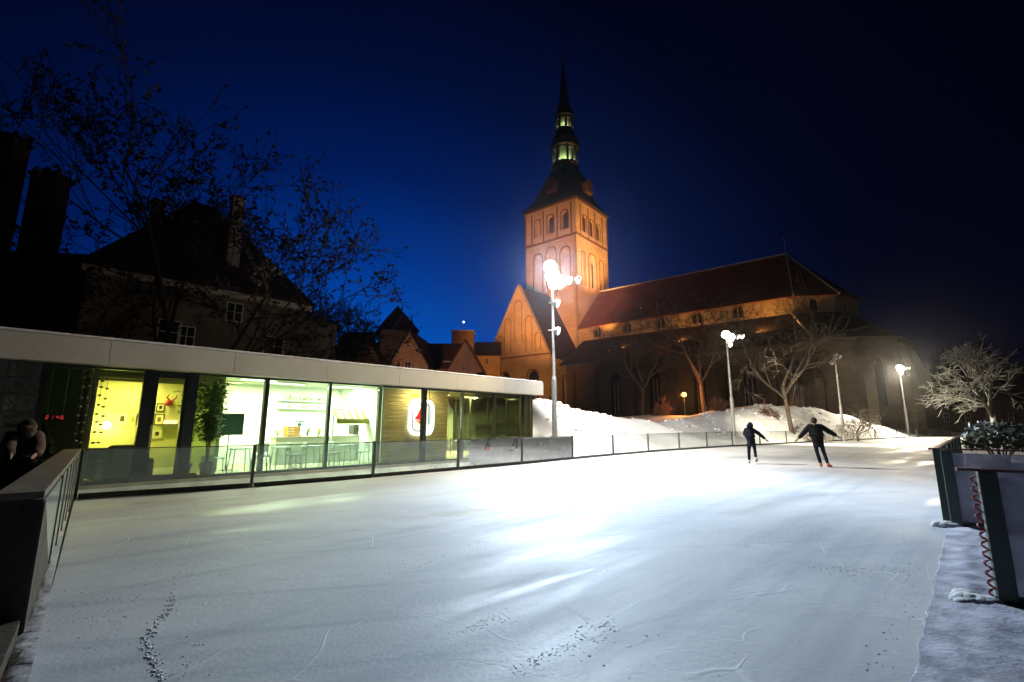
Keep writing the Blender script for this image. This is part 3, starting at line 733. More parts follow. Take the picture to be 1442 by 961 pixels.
# framed pictures
def picture(px, py, w, h, fc, ic, label, s=BW - .001):
    e = empty('framed_picture', at_cafe(px, py, s), CA, label, 'picture')
    f = MB(); t = .03
    f.box(-w / 2, w / 2, -.04, 0, h / 2 - t, h / 2); f.box(-w / 2, w / 2, -.04, 0, -h / 2, -h / 2 + t); f.box(-w / 2, -w / 2 + t, -.04, 0, -h / 2 + t, h / 2 - t); f.box(w / 2 - t, w / 2, -.04, 0, -h / 2 + t, h / 2 - t)
    f.build('frame', fc, e)
    MB().box(-w / 2 + t, w / 2 - t, -.02, -.002, -h / 2 + t, h / 2 - t).build('mount', mat('mount', (.75, .72, .4), .8), e)
    MB().box(-w / 6, w / 6, -.03, -.021, -h / 5, h / 5).build('print', ic, e)
M_f1 = mat('pale_frame', (.55, .52, .25), .5); M_f2 = mat('dark_frame', (.05, .05, .02), .5); M_ink = mat('dark_print', (.04, .03, .01), .8)
picture(172, 590, .36, .5, M_f1, M_ink, 'pale framed picture with a dark motif on the yellow wall')
picture(187, 591, .14, .55, M_f1, mat('olive_print', (.3, .3, .08), .8), 'narrow pale picture right of the dark motif picture')
picture(199, 591, .3, .4, M_f2, M_ink, 'dark framed picture beside the black door post')
picture(221, 611, .34, .36, M_f1, M_ink, 'small square picture seen low through the door')
picture(226, 574, .26, .3, M_f2, M_ink, 'small dark picture beside the red deer head')
picture(224, 591, .3, .4, M_f2, mat('brown_print', (.25, .12, .04), .8), 'brown framed picture below the red deer head')
# red animal head trophy
e = empty('wall_trophy', at_cafe(239, 568, BW - .02), CA, 'red stylised animal head ornament high on the wall behind the door', 'wall ornament')
M_red = mat('red_lacquer', (.42, .02, .02), .4)
mb = MB(); mb.tube([(0, 0, 0), (-.03, -.12, .02), (-.10, -.25, .02), (-.2, -.34, -.08)], [.12, .10, .085, .04], 8); mb.build('head', M_red, e, smooth=True)
for s_ in (-1, 1):
    mb = MB(); mb.tube([(s_ * .04, -.2, .08), (s_ * .14, -.2, .2), (s_ * .12 + .04, -.2, .32)], [.03, .022, .01], 6); mb.tube([(s_ * .11, -.2, .17), (s_ * .2, -.2, .22)], [.018, .008], 6); mb.build('antler', M_red, e, smooth=True)
# lit shelf with red glow behind door
e = empty('lit_shelf', at_cafe(240, 594, BW - .15), CA, 'small glowing pinkish shelf on the wall seen through the door', 'shelf')
MB().box(-.32, .32, -.1, .15, -.12, -.09).build('board', M_f2, e)
MB().box(-.2, .2, -.06, .06, -.085, .05).build('light_box', mat('pink_lit', (.8, .5, .4), .5, emit=(1, .55, .35), estr=2.2), e)

# chalkboard on a stand
p = at_cafe(324, 600, 2.6); p.z = 0.14
e = empty('chalkboard_stand', p, CA, 'dark teal chalkboard on a tall thin stand inside the cafe', 'chalkboard')
tz = cl(324, 598, 2.6)[1] - .14
MB().box(-.40, .40, -.02, .02, tz - .34, tz + .36).build('board', mat('teal_slate', (.015, .05, .045), .5, .2, 3), e)
f = MB(); f.box(-.43, .43, -.03, .03, tz + .361, tz + .39); f.box(-.43, .43, -.03, .03, tz - .37, tz - .341); f.box(-.43, -.401, -.03, .03, tz - .34, tz + .36); f.box(.401, .43, -.03, .03, tz - .34, tz + .36); f.build('frame', M_dark, e)
MB().tube([(0, .03, .02), (0, .03, tz - .37)], [.018, .018], 8).build('pole', M_dark, e)
MB().lathe([(.2, 0), (.2, .015), (.02, .03)], 14).build('base', M_dark, e)

# potted bamboo beside the door, its leaves filling the bay
def leafy(name, loc, hgt, spread, n, col, label, cat, seed, leaf=.13, droop=.4, stems=6, pot=True, up0=.3):
    rn = random.Random(seed); e = empty(name, loc, 0, label, cat)
    if pot: MB().lathe([(.13, 0), (.20, .36), (.21, .38), (.18, .38), (.17, .34)], 14).build('pot', mat('pot_grey', (.10, .10, .09), .6), e)
    st = MB(); lf = MB(); b0 = .34 if pot else 0
    tips = []
    for k in range(stems):
        a = rn.uniform(0, 2 * PI); r = rn.uniform(.3, 1) * spread; pts = []
        for i in range(6):
            f = i / 5; pts.append(Vector((math.cos(a) * r * f ** 1.6 + .04 * math.cos(a), math.sin(a) * r * f ** 1.6, b0 + (hgt - b0) * f * rn.uniform(.92, 1.0))))
        st.tube(pts, [.012, .011, .010, .008, .006, .003], 5); tips.append(pts)
    st.build('stem', mat('stem_green', (.10, .12, .03), .7), e)
    for k in range(n):
        pts = rn.choice(tips); f = rn.uniform(up0, 1); i = min(int(f * 5), 4); c = pts[i].lerp(pts[i + 1], f * 5 - i)
        c = c + Vector((rn.gauss(0, spread * .25), rn.gauss(0, spread * .25), rn.gauss(0, .05)))
        d = Vector((rn.gauss(0, 1), rn.gauss(0, 1), rn.uniform(-1.4, .3) * droop * 2)).normalized(); s = d.cross(Vector((rn.gauss(0, 1), rn.gauss(0, 1), rn.gauss(0, 1)))).normalized() * leaf * .12
        l_ = leaf * rn.uniform(.6, 1.3); m_ = c + d * l_ * .45
        lf.add([c, m_ + s, c + d * l_, m_ - s], [(0, 1, 2, 3)])
    lf.build('foliage', mat(col[0], col[1], .6, .35, 9), e, stuff=True)
    return e
pz = at_cafe(292, 640, 1.0); pz.z = .14
leafy('potted_bamboo', pz, 3.0, .42, 2600, ('bamboo_leaf', (.12, .20, .03)), 'tall potted bamboo filling the window bay right of the cafe door', 'potted plant', 3, .17)
pz = at_cafe(262, 640, 1.2); pz.z = .14
leafy('potted_palm', pz, 2.75, .30, 500, ('bamboo_leaf', (.12, .20, .03)), 'slim potted plant whose leaves hang behind the cafe door', 'potted plant', 8, .17)

# bar counter, shelves, awning
t0 = cx(388, 600, 3.6); t1 = cx(528, 600, 3.6)
e = empty('bar_counter', CC + CU * ((t0 + t1) / 2) + CI * 3.7 + Vector((0, 0, .14)), CA, 'long white bar counter under the bright shelves', 'counter')
w = (t1 - t0) / 2
MB().box(-w, w, -.3, .3, .0, 1.04).build('front', M_shop, e); MB().box(-w - .05, w + .05, -.36, .36, 1.043, 1.09).build('worktop', mat('worktop', (.5, .46, .36), .4), e)
for j, zz in enumerate((563, 573)):
    tz = cl(430, zz, BW)[1]
    ta = cl(392, zz, BW - .2)[0]; tb = cl(462, zz, BW - .2)[0]
    e = empty('wall_shelf', CC + CU * ((ta + tb) / 2) + CI * (BW - .003) + Vector((0, 0, tz - .1 - j * .02)), CA, ['upper white wall shelf with a few jars behind the bar', 'lower white wall shelf with a few jars behind the bar'][j], 'shelf')
    MB().box(-(tb - ta) / 2, (tb - ta) / 2, -.28, 0, 0, .035).build('board', M_shop, e)
    rn = random.Random(20 + j)
    for k in range(9):
        x = -(tb - ta) / 2 + .25 + (tb - ta - .5) * (k + rn.uniform(-.3, .3)) / 8; hh = rn.uniform(.12, .26)
        o = MB().lathe([(.045, 0), (.05, hh * .6), (.02, hh * .8), (.02, hh)], 8).build('shelf_jar', mat(['jar_a', 'jar_b', 'jar_c'][k % 3], [(.4, .42, .4), (.25, .3, .2), (.5, .4, .25)][k % 3], .3), None, loc=CC + CU * ((ta + tb) / 2 + x) + CI * (BW - .15) + Vector((0, 0, tz - .1 - j * .02 + .036)))
        tag(o, '%s jar, %s from the left on the %s wall shelf behind the bar' % (['greyish', 'dark green', 'tan'][k % 3], ['first', 'second', 'third', 'fourth', 'fifth', 'sixth', 'seventh', 'eighth', 'ninth'][k], ['upper', 'lower'][j]), 'jar', 'jars on the bar shelves')
def on_counter(px, s=3.7): 
    t = cl(px, 610, s)[0]; return CC + CU * t + CI * s + Vector((0, 0, 1.231))
e = empty('wooden_crate', on_counter(410), CA + .1, 'orange wooden crate standing on the bar counter', 'crate')
M_cr = mat('crate_wood', (.45, .22, .05), .7, .2, 6)
for k in range(4):
    MB().box(-.24, .24, -.20, -.18, .01 + k * .1, .10 + k * .1).build('slat', M_cr, e)
MB().box(-.22, .22, -.178, .18, .0, .02).build('bottom', M_cr, e)
for s_ in (-1, 1): MB().box(s_ * .23 - .01, s_ * .23 + .01, -.178, .2, .0, .42).build('side', M_cr, e)
for k, (px, c, lb) in enumerate([(392, ('yellow_plant', (.45, .38, .04)), 'yellow flowering plant at the left end of the bar'), (432, ('dark_plant', (.05, .09, .03)), 'dark leafy plant right of the crate on the bar'), (448, ('yellow_plant', (.45, .38, .04)), 'small yellow plant near the right of the bar')]):
    leafy('bar_plant', on_counter(px), .36, .16, 120, c, lb, 'plant', 30 + k, .1, .2, 5, False, .2)
e = empty('bar_bottle_stand', on_counter(421), CA, 'dark blue-green tap column rising from the bar counter', 'beer tap')
MB().lathe([(.1, 0), (.07, .05), (.04, .1), (.04, .42), (.09, .46), (.09, .52), (.03, .56)], 12).build('column', mat('tap_teal', (.03, .10, .14), .3), e)
MB().box(-.2, .2, -.05, .05, .57, .63).build('head', mat('tap_dark', (.05, .12, .06), .4), e)
for s_ in (-1, 1): MB().tube([(s_ * .14, -.06, .6), (s_ * .14, -.12, .5)], [.015, .012], 6).build('spout', M_pole, e)
# coffee machine
e = empty('coffee_machine', on_counter(503), CA, 'dark coffee machine on the bar below the striped awning', 'coffee machine')
MB().box(-.3, .3, -.25, .25, .06, .46).build('body', mat('machine', (.06, .055, .04), .3, metal=.5), e, bevel=.02)
MB().box(-.28, .28, -.3, .2, 0, .055).build('tray', M_pole, e); MB().box(-.28, .28, -.28, .2, .463, .5).build('cup_rail', M_pole, e)
for s_ in (-1, 1): MB().tube([(s_ * .12, -.25, .3), (s_ * .12, -.38, .28)], [.03, .02], 8).build('group_head', M_dark, e)
# awning
ta = cl(468, 585, 3.0)[0]; tb = cl(533, 585, 3.0)[0]; zA = cl(500, 578, 3.0)[1]; zB = cl(500, 593, 2.6)[1]
e = empty('striped_awning', CC + CU * ((ta + tb) / 2) + CI * 3.0 + Vector((0, 0, 0)), CA, 'awning in yellow-green and white stripes over the bar', 'awning')
ns_ = 14; hw = (tb - ta) / 2
M_s1 = mat('stripe_green', (.22, .30, .05), .8); M_s2 = mat('stripe_white', (.75, .75, .5), .8)
for k in range(ns_):
    a_ = -hw + 2 * hw * k / ns_; b_ = -hw + 2 * hw * (k + 1) / ns_
    MB().prism([(0, zA), (-.42, zB + .1), (-.42, zB + .08), (0, zA - .02)], a_, b_ - .002, lambda y, z, h: (h, y, z)).build('stripe', [M_s1, M_s2][k % 2], e)
MB().box(-hw, hw, -.43, -.40, zB - .12, zB + .075).build('valance', mat('valance', (.30, .27, .06), .8), e)
MB().box(-hw, hw, .0, .04, zA - .03, zA + .03).build('rail', M_shop, e)
for s_ in (-1, 1): MB().box(s_ * (hw - .05) - .03, s_ * (hw - .05) + .03, -.02, .04, .141, zA - .03).build('leg', M_shop, e)

# tables and chairs
M_tw = mat('white_furniture', (.62, .66, .66), .5)
def make_table(loc, h, label, rnd_=.38):
    e = empty('cafe_table', loc, CA, label, 'table')
    MB().lathe([(rnd_, h - .03), (rnd_, h)], 18).build('table_top', M_tw, e)
    for sx_ in (-1, 1):
        for sy_ in (-1, 1): MB().tube([(sx_ * .22, sy_ * .22, h - .03), (sx_ * .28, sy_ * .28, 0)], [.018, .015], 6).build('leg', M_tw, e)
    return e
def make_chair(loc, rz, label, h=.46, m=None):
    m = m or M_tw; e = empty('cafe_chair', loc, rz, label, 'chair', 'chairs in the cafe')
    MB().box(-.2, .2, -.2, .2, h - .03, h).build('seat', m, e, bevel=.01)
    MB().box(-.2, .2, .18, .21, h + .12, h + .42).build('backrest', m, e, bevel=.01)
    for sx_ in (-1, 1): MB().bar((sx_ * .17, .19, h), (sx_ * .17, .20, h + .13), .025).build('back_post', m, e)
    for sx_ in (-1, 1):
        for sy_ in (-1, 1): MB().tube([(sx_ * .17, sy_ * .17, h - .03), (sx_ * .21, sy_ * .21, 0)], [.016, .013], 6).build('leg', m, e)
    return e
def fl(px, s): t = cl(px, 600, s)[0]; return CC + CU * t + CI * s + Vector((0, 0, .141))
lab = ['left of the chalkboard', 'right of the chalkboard', 'left of the thin window bar under the bright shelves', 'right of the thin window bar', 'below the striped awning']
tl = [fl(342, 1.5), fl(400, 1.5), fl(440, 1.6), fl(492, 1.5)]
for k, p in enumerate(tl):
    make_table(p, .78, 'round white high table ' + ['below the chalkboard', 'at the left of the brightest bay', 'in front of the bar counter', 'under the striped awning'][k])
    make_chair(p + CU * -.62, CA + PI / 2, 'white chair left of the round table ' + ['below the chalkboard', 'in the brightest bay', 'in front of the bar counter', 'under the striped awning'][k], .5)
    make_chair(p + CU * .62, CA - PI / 2, 'white chair right of the round table ' + ['below the chalkboard', 'in the brightest bay', 'in front of the bar counter', 'under the striped awning'][k], .5)
M_br = mat('brown_furniture', (.20, .12, .05), .6)
make_table(fl(650, 3.0), .75, 'round table in the glazed hall'); make_chair(fl(640, 3.4), CA + 1, 'brown chair left in the glazed hall', m=M_br); make_chair(fl(672, 3.0), CA - 1, 'brown chair right in the glazed hall', m=M_br)
# armchairs in the yellow room
def armchair(loc, rz, col, label, s=1.0):
    e = empty('armchair', loc, rz, label, 'armchair')
    MB().box(-.42 * s, .42 * s, -.4 * s, .4 * s, .08, .42).build('seat', col, e, bevel=.09); MB().box(-.42 * s, .42 * s, .25 * s, .48 * s, .1, .92 * s).build('backrest', col, e, bevel=.11)
    for q in (-1, 1): MB().box(q * .5 * s - .1, q * .5 * s + .1, -.4 * s, .42 * s, .08, .62).build('armrest', col, e, bevel=.07)
    for a_ in (-.38, .38):
        for b_ in (-.34, .36): MB().tube([(a_ * s, b_ * s, 0), (a_ * s, b_ * s, .1)], [.025, .03], 6).build('foot', M_dark, e)
M_as = mat('brown_upholstery', (.10, .075, .035), .8, .15, 6); M_rc = mat('red_cushion', (.30, .05, .03), .8)
armchair(fl(150, 1.7), CA + 2.6, M_as, 'dark brown armchair against the left of the yellow room', 1.0)
armchair(fl(178, 1.0), CA + 3.3, M_as, 'round dark brown armchair nearest the glass left of the door', 1.1)
for px, s_, lb in ((192, .62, 'red floor cushion at the window left of the door'), (274, .62, 'red floor cushion at the foot of the bamboo')):
    tag(MB().box(-.2, .2, -.09, .09, 0, .14).build('floor_cushion', M_rc, None, bevel=.05, loc=fl(px, s_)), lb, 'cushion').rotation_euler = (0, 0, CA)
e = empty('poster_board', at_cafe(293, 656, 1.55), CA, 'white and blue poster board leaning by the bamboo', 'poster')
MB().box(-.22, .22, -.012, .012, -.3, .3).build('panel', M_tw, e); MB().box(-.15, .15, -.02, -.013, -.12, .12).build('print', mat('blue_print', (.05, .12, .40), .6), e); MB().box(-.18, .18, 0.013, .2, -.32, -.301).build('foot', M_dark, e)
# menu lettering on the cream wall: too small to read, kept as printed lines
for k in range(4):
    pass

# round lit sign on the timber wall
e = empty('lit_wall_sign', at_cafe(592, 588, WS - .01), CA, 'white rounded lit sign with a lilac ring and a red figure on the timber wall', 'sign')
def rr(a_, b_, r, n=7):
    pts = []
    for (qx, qz, s0) in [(a_ - r, b_ - r, 0), (-a_ + r, b_ - r, PI / 2), (-a_ + r, -b_ + r, PI), (a_ - r, -b_ + r, 1.5 * PI)]:
        for i in range(n): t = s0 + PI / 2 * i / (n - 1); pts.append((qx + r * math.cos(t), qz + r * math.sin(t)))
    return pts
fnS = lambda a_, z, h: (a_, h, z)
def ring(a_, b_, r, w, y0, y1):
    o_ = rr(a_, b_, r); i_ = rr(a_ - w, b_ - w, max(r - w, .02)); n = len(o_)
    vs = [(x, y0, z) for x, z in o_] + [(x, y0, z) for x, z in i_] + [(x, y1, z) for x, z in o_] + [(x, y1, z) for x, z in i_]; f = []
    for k in range(n): j = (k + 1) % n; f += [(k, j, n + j, n + k), (2 * n + k, 3 * n + k, 3 * n + j, 2 * n + j), (k, 2 * n + k, 2 * n + j, j), (n + k, n + j, 3 * n + j, 3 * n + k)]
    return MB().add(vs, f)
SA, SB, SR = .68, .80, .42
MB().prism(rr(SA - .05, SB - .05, SR), -.05, -.002, fnS).build('back_plate', mat('sign_white', (.8, .8, .84), .5, emit=(.9, .92, 1), estr=1.0), e)
ring(SA, SB, SR, .10, -.12, -.051).build('outer_ring', mat('neon_white', (.9, .9, .9), .5, emit=(.95, .95, 1), estr=4), e)
ring(SA - .16, SB - .16, SR - .1, .07, -.09, -.051).build('inner_ring', mat('lilac_ring', (.35, .35, .62), .5, emit=(.4, .4, .8), estr=.6), e)
MB().prism([(-.05, .42), (.13, .10), (.04, .08), (.2, -.15), (.03, -.13), (.04, -.30), (-.08, -.30), (-.07, -.12), (-.34, -.06), (-.2, .12)], -.10, -.051, fnS).build('red_figure', mat('red_figure', (.5, .01, .03), .5, emit=(.8, .01, .05), estr=.7), e)
MB().prism([(-.30, -.10), (-.10, -.16), (-.10, -.26), (-.2, -.2)], -.09, -.051, fnS).build('orange_figure', mat('orange_fig', (.7, .3, .1), .5, emit=(.8, .4, .1), estr=.5), e)
e = empty('small_notice', at_cafe(584, 557, WS - .01), CA, 'small yellow-green notice above the lit sign', 'notice')
MB().box(-.2, .2, -.012, 0, -.07, .07).build('plate', mat('notice_green', (.35, .42, .03), .6), e)
# white lamp column right of the sign
e = empty('table_lamp', at_cafe(603, 606, WS - .2), CA, 'small white glowing lantern right of the lit sign', 'lamp')
MB().lathe([(.12, -.2), (.14, -.15), (.14, .18), (.11, .22)], 14).build('shade', mat('lantern_lit', (.9, .85, .7), .5, emit=(1, .9, .6), estr=3), e)
MB().lathe([(.02, .22), (.02, 3.39 - at_cafe(603, 606, WS - .2).z)], 6).build('cord', M_dark, e)

# red LED display hung inside the first bay
p = at_cafe(76, 588, .75)
e = empty('led_display', p, CA, 'small display with glowing red digits in the dark left bay of the cafe', 'led display')
e.scale = (.62, .62, .62)
MB().box(-.34, .34, 0, .05, -.11, .11).build('case', M_dark, e)
M_led = mat('led_red', (.3, 0, 0), .5, emit=(1, .05, .07), estr=1.0)
SEG = {'2': 'abged', '1': 'bc', '4': 'fgbc', '6': 'afgedc'}
dg = MB()
for k, ch in enumerate('2146'):
    x = -.25 + k * .14 + (.04 if k > 1 else 0); w_, h_, t_ = .08, .075, .016
    seg = {'a': (x, x + w_, h_ - t_, h_), 'g': (x, x + w_, -t_ / 2, t_ / 2), 'd': (x, x + w_, -h_, -h_ + t_), 'b': (x + w_ - t_, x + w_, t_, h_ - t_), 'c': (x + w_ - t_, x + w_, -h_ + t_, -t_), 'f': (x, x + t_, t_, h_ - t_), 'e': (x, x + t_, -h_ + t_, -t_)}
    for s_ in SEG[ch]: a_ = seg[s_]; dg.box(a_[0], a_[1], -.006, -.001, a_[2], a_[3])
dg.build('digits', M_led, e)
for q in (-.25, .25): MB().tube([(q, .02, .11), (q, .02, (3.39 - p.z) / .62)], [.006, .006], 5).build('hanger', M_dark, e)
# dark conifer behind the board
def conifer(name, loc, h, r, n, label, seed, matn):
    rn = random.Random(seed); e = empty(name, loc, 0, label, 'shrub')
    MB().tube([(0, 0, 0), (0, 0, h * .9)], [.06, .015], 7).build('trunk', mat('bark_dark', (.05, .04, .03), .9), e)
    f = MB()
    for k in range(n):
        z = h * (.08 + .92 * rn.random() ** 1.2); rr_ = r * (1 - z / h) * rn.uniform(.5, 1.05) + .03; a = rn.uniform(0, 2 * PI)
        c = Vector((rr_ * math.cos(a), rr_ * math.sin(a), z)); d = Vector((math.cos(a), math.sin(a), rn.uniform(-.5, .3))).normalized(); s_ = Vector((-math.sin(a), math.cos(a), 0)) * .035
        l_ = rn.uniform(.1, .2); f.add([c - d * l_ * .4 - s_, c + d * l_, c - d * l_ * .4 + s_, c - d * l_ * .2 + Vector((0, 0, .03))], [(0, 1, 3), (1, 2, 3)])
    f.build('foliage', matn, e, stuff=True); return e
conifer('conifer_shrub', (-11.9, 12.0, 0), 1.75, .75, 1800, 'dark conifer shrub behind the beige board at the left end of the cafe', 5, mat('conifer_green', (.02, .035, .015), .8, .3, 4))
# strings of small ornaments hanging in front of the green window bar
p = at_cafe(133, 570, .15)
e = empty('hanging_ornaments', p, CA, 'hanging string of small dark ornaments beside the yellow room window', 'ornament')
rn = random.Random(7)
for k in range(5):
    x = -.28 + k * .12; MB().tube([(x, 0, 3.2 - p.z), (x, 0, -1.1 + .1 * k)], [.004, .004], 4).build('string', M_dark, e)
    for j in range(9):
        z = .9 - j * .23 + rn.uniform(-.05, .05); MB().ball((x + rn.uniform(-.02, .02), 0, z), .045, .02, .03, 6, 4).build('bauble', mat('bauble', (.10, .09, .05), .5), e)

# ================================================================== FLOODLIGHT POLES
def spot(name, parent, loc, target_world, power, col, size=100, blend=.6, soft=.12, world_from=None):
    l = bpy.data.lights.new(name, 'SPOT'); l.energy = power; l.color = col; l.spot_size = R(size); l.spot_blend = blend; l.shadow_soft_size = soft
    o = bpy.data.objects.new(name, l); C.objects.link(o); o.parent = parent; o.location = loc
    d = Vector(target_world) - (world_from if world_from is not None else (Vector(parent.location) + Vector(loc)))
    o.rotation_euler = d.to_track_quat('-Z', 'Y').to_euler(); return o
def flood_head(parent, loc, target, lit, col, size=.34, es=60):
    size *= 1.15
    """rectangular floodlight: yoke, body with cooling back, lens"""
    d = (Vector(target) - (Vector(parent.location) + Vector(loc))).normalized(); q = d.to_track_quat('-Z', 'Y')
    def M(mb): mb.v = [tuple(Vector(loc) + q @ Vector(v)) for v in mb.v]; return mb
    s = size
    M(MB().lathe([(s, -.004), (s * 1.03, .03), (s * .92, .14), (s * .6, .26), (s * .3, .32)], 20)).build('floodlight_head', M_lh, parent, smooth=True)
    M(MB().lathe([(s * .6, -.045), (s * .94, -.005)], 20)).build('lens', mat('lens_%s_%d' % ('lit' if lit else 'off', es) + ('w' if col[2] < .9 else ''), (.8, .8, .8), .3, emit=col if lit else None, estr=es if lit else 0), parent)
    M(MB().box(-s - .04, -s - .005, -.03, .03, -.02, .16).box(s + .005, s + .04, -.03, .03, -.02, .16)).build('yoke', M_dark, parent)
M_lh = mat('lamp_housing', (.45, .45, .44), .4, metal=.3)
COOL = (.88, .96, 1.0); WARM = (1.0, .86, .62)
def pole(px, Y, py_top, label, heads, base=None):
    top = aty(px[1], py_top, Y); bt = aty(px[0], 600, Y); x = bt.x; z0 = bank_h(x, Y) - .1
    e = empty('floodlight_pole', (x, Y, z0), 0, label, 'floodlight pole', 'floodlight poles along the rink')
    h = top.z - z0
    MB().tube([(0, 0, 0), (0, 0, h * .42)], [.14, .135], 14).build('base_sleeve', M_pole, e, smooth=False)
    MB().tube([(0, 0, h * .42 + .002), (0, 0, h * .44), (0, 0, h)], [.125, .09, .06], 14).build('mast', M_pole, e)
    return e, h
P1, h1 = pole((781, 779), 25.2, 392, 'tallest looking floodlight pole with burning white lamps at the right end of the cafe', 4)
MB().bar((-.1, 0, h1 - .35), (1.55, -.1, h1 - .25), .07).build('crossarm', M_pole, P1)
MB().bar((0, 0, h1 - .1), (0, 0, h1 + .75), .09).build('top_bracket', M_pole, P1)
MB().box(-.22, .36, -.05, .05, h1 - 1.45, h1 - 1.39).build('side_bracket', M_pole, P1)
MB().box(-.28, .34, -.05, .05, h1 - 3.0, h1 - 2.94).build('side_bracket', M_pole, P1)
wl = Vector(P1.location)
flood_head(P1, (-.12, -.12, h1 + .62), (-4, 6, 0), True, COOL, .34)
flood_head(P1, (.0, -.14, h1 + .1), (2, 6, 0), True, COOL, .36)
flood_head(P1, (.12, -.12, h1 - .32), (6, 14, 0), True, COOL, .34)
flood_head(P1, (.5, -.16, h1 - .42), (12, 20, 0), True, COOL, .26)
flood_head(P1, (1.02, -.2, h1 - .22), (30, 22, 0), True, COOL, .22, 3)
flood_head(P1, (1.5, -.2, h1 - .18), (40, 24, 0), True, COOL, .22, 3)
flood_head(P1, (.3, -.08, h1 - 1.5), (20, 18, 0), True, COOL, .2, 2)
flood_head(P1, (.3, -.08, h1 - 3.05), (20, 18, 0), True, COOL, .2, 2)
spot('floodlight_beam', P1, (-.15, -.75, h1 + .55), (2.8, 4, 0), 3800, (.42, .68, 1.0), 70, 1)
spot('floodlight_beam', P1, (.05, -.75, h1 + .05), (5, 11.5, 0), 21500, (.70, .85, 1.0), 72, 1)
spot('floodlight_beam', P1, (.2, -.75, h1 - .4), (5, 21.5, 0), 10000, (.98, .98, 1.0), 104, 1)
spot('floodlight_beam', P1, (.7, -.75, h1 - .35), (10, 24, 0), 8500, (1, .90, .76), 124, 1)
spot('floodlight_beam', P1, (.6, .5, h1 - .35), (11, 37, 1), 26000, (1, .94, .82), 96, 1)
spot('floodlight_beam', P1, (.9, -1.1, h1 - .3), (-7, 15.6, 1.7), 10500, (1, .84, .60), 80, 1)
l = bpy.data.lights.new('floodlight_spill', 'POINT'); l.energy = 450; l.color = (1, .82, .6); l.shadow_soft_size = .4
o = bpy.data.objects.new('floodlight_spill', l); C.objects.link(o); o.parent = P1; o.location = (.1, -.75, h1 + .1)
def cluster(e, h, sc_=1.0, es=60):
    MB().bar((-.1, 0, h - .1), (1.5 * sc_, 0, h + .05), .07).build('crossarm', M_pole, e)
    x, y = e.location.x, e.location.y
    flood_head(e, (-.1, -.16, h + .25), (x - 9, y - 22, 0), True, WARM, .32, es)
    flood_head(e, (.3, -.16, h + .0), (x - 3, y - 20, 0), True, WARM, .32, es)
    flood_head(e, (.28, -.1, h - .65), (x + 6, y - 14, 0), True, WARM, .2, 4)
    flood_head(e, (1.0, -.1, h + .05), (x + 14, y - 12, 0), True, WARM, .2, 3)
    flood_head(e, (1.45, -.1, h + .1), (x + 18, y - 12, 0), True, WARM, .2, 3)
P2, h2 = pole((1033, 1024), 40.5, 476, 'middle floodlight pole with burning white lamps behind the two skaters', 4)
cluster(P2, h2)
spot('floodlight_beam', P2, (.0, -.75, h2 - .1), (24, 32, 0), 2200, WARM, 120, 1)
spot('floodlight_beam', P2, (.6, -.75, h2 - .1), (36, 46, 1), 15000, WARM, 84, 1)
spot('floodlight_beam', P2, (.3, .6, h2 - .1), (30, 45, 1), 16000, WARM, 84, 1)
P4, h4 = pole((1278, 1270), 67.5, 520, 'farthest floodlight pole with burning white lamps at the right corner of the church', 4)
cluster(P4, h4, 1.0, 50)
spot('floodlight_beam', P4, (0, -.75, h4 - .1), (54, 60, 0), 16000, WARM, 150, 1)
spot('floodlight_beam', P4, (.3, .6, h4 - .1), (49, 64, 1), 26000, WARM, 104, 1)
P3, h3 = pole((1187, 1181), 52.0, 505, 'floodlight pole with unlit snow-capped lamps behind the right skater', 4)
for k, (dx, dz) in enumerate([(.1, .3), (.0, -.15), (-.35, -.55), (.55, .1)]):
    flood_head(P3, (dx, -.15, h3 + dz), (44, 40, 0), False, WARM, .22, 0)
    MB().ball((dx, -.1, h3 + dz + .14), .22, .16, .08, 8, 5).build('snow_cap', M_snow, P3, smooth=True)
MB().bar((-.4, 0, h3 - .5), (.6, 0, h3 + .1), .06).build('crossarm', M_pole, P3)

# ================================================================== CHURCH
CK = 1.2; CH = Vector((14.62 * CK, 100.86 * CK, H * (1 - CK))); CHA = R(-40.0)
church = empty('church', CH, CHA, 'floodlit medieval stone church with a square tower, dark baroque spire and long red roofed nave', 'church'); church.scale = (CK, CK, CK)
CE = Vector((math.cos(CHA), math.sin(CHA), 0)); CN = Vector((-CE.y, CE.x, 0))
def cw(x, y, z=0): return CH + (CE * x + CN * y + Vector((0, 0, z))) * CK
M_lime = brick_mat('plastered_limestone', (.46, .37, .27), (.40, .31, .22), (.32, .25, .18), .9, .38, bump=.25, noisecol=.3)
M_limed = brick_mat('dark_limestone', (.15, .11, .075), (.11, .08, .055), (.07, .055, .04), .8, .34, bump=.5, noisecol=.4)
M_trim = mat('dressed_stone', (.34, .26, .18), .85, .15, 1, .2, 4)
M_btrim = mat('dark_brick_trim', (.11, .055, .03), .85, .2, 2, .2, 6)
M_void = mat('louvre_dark', (.02, .016, .013), .6)
M_pane = mat('leaded_pane', (.015, .015, .018), .2)
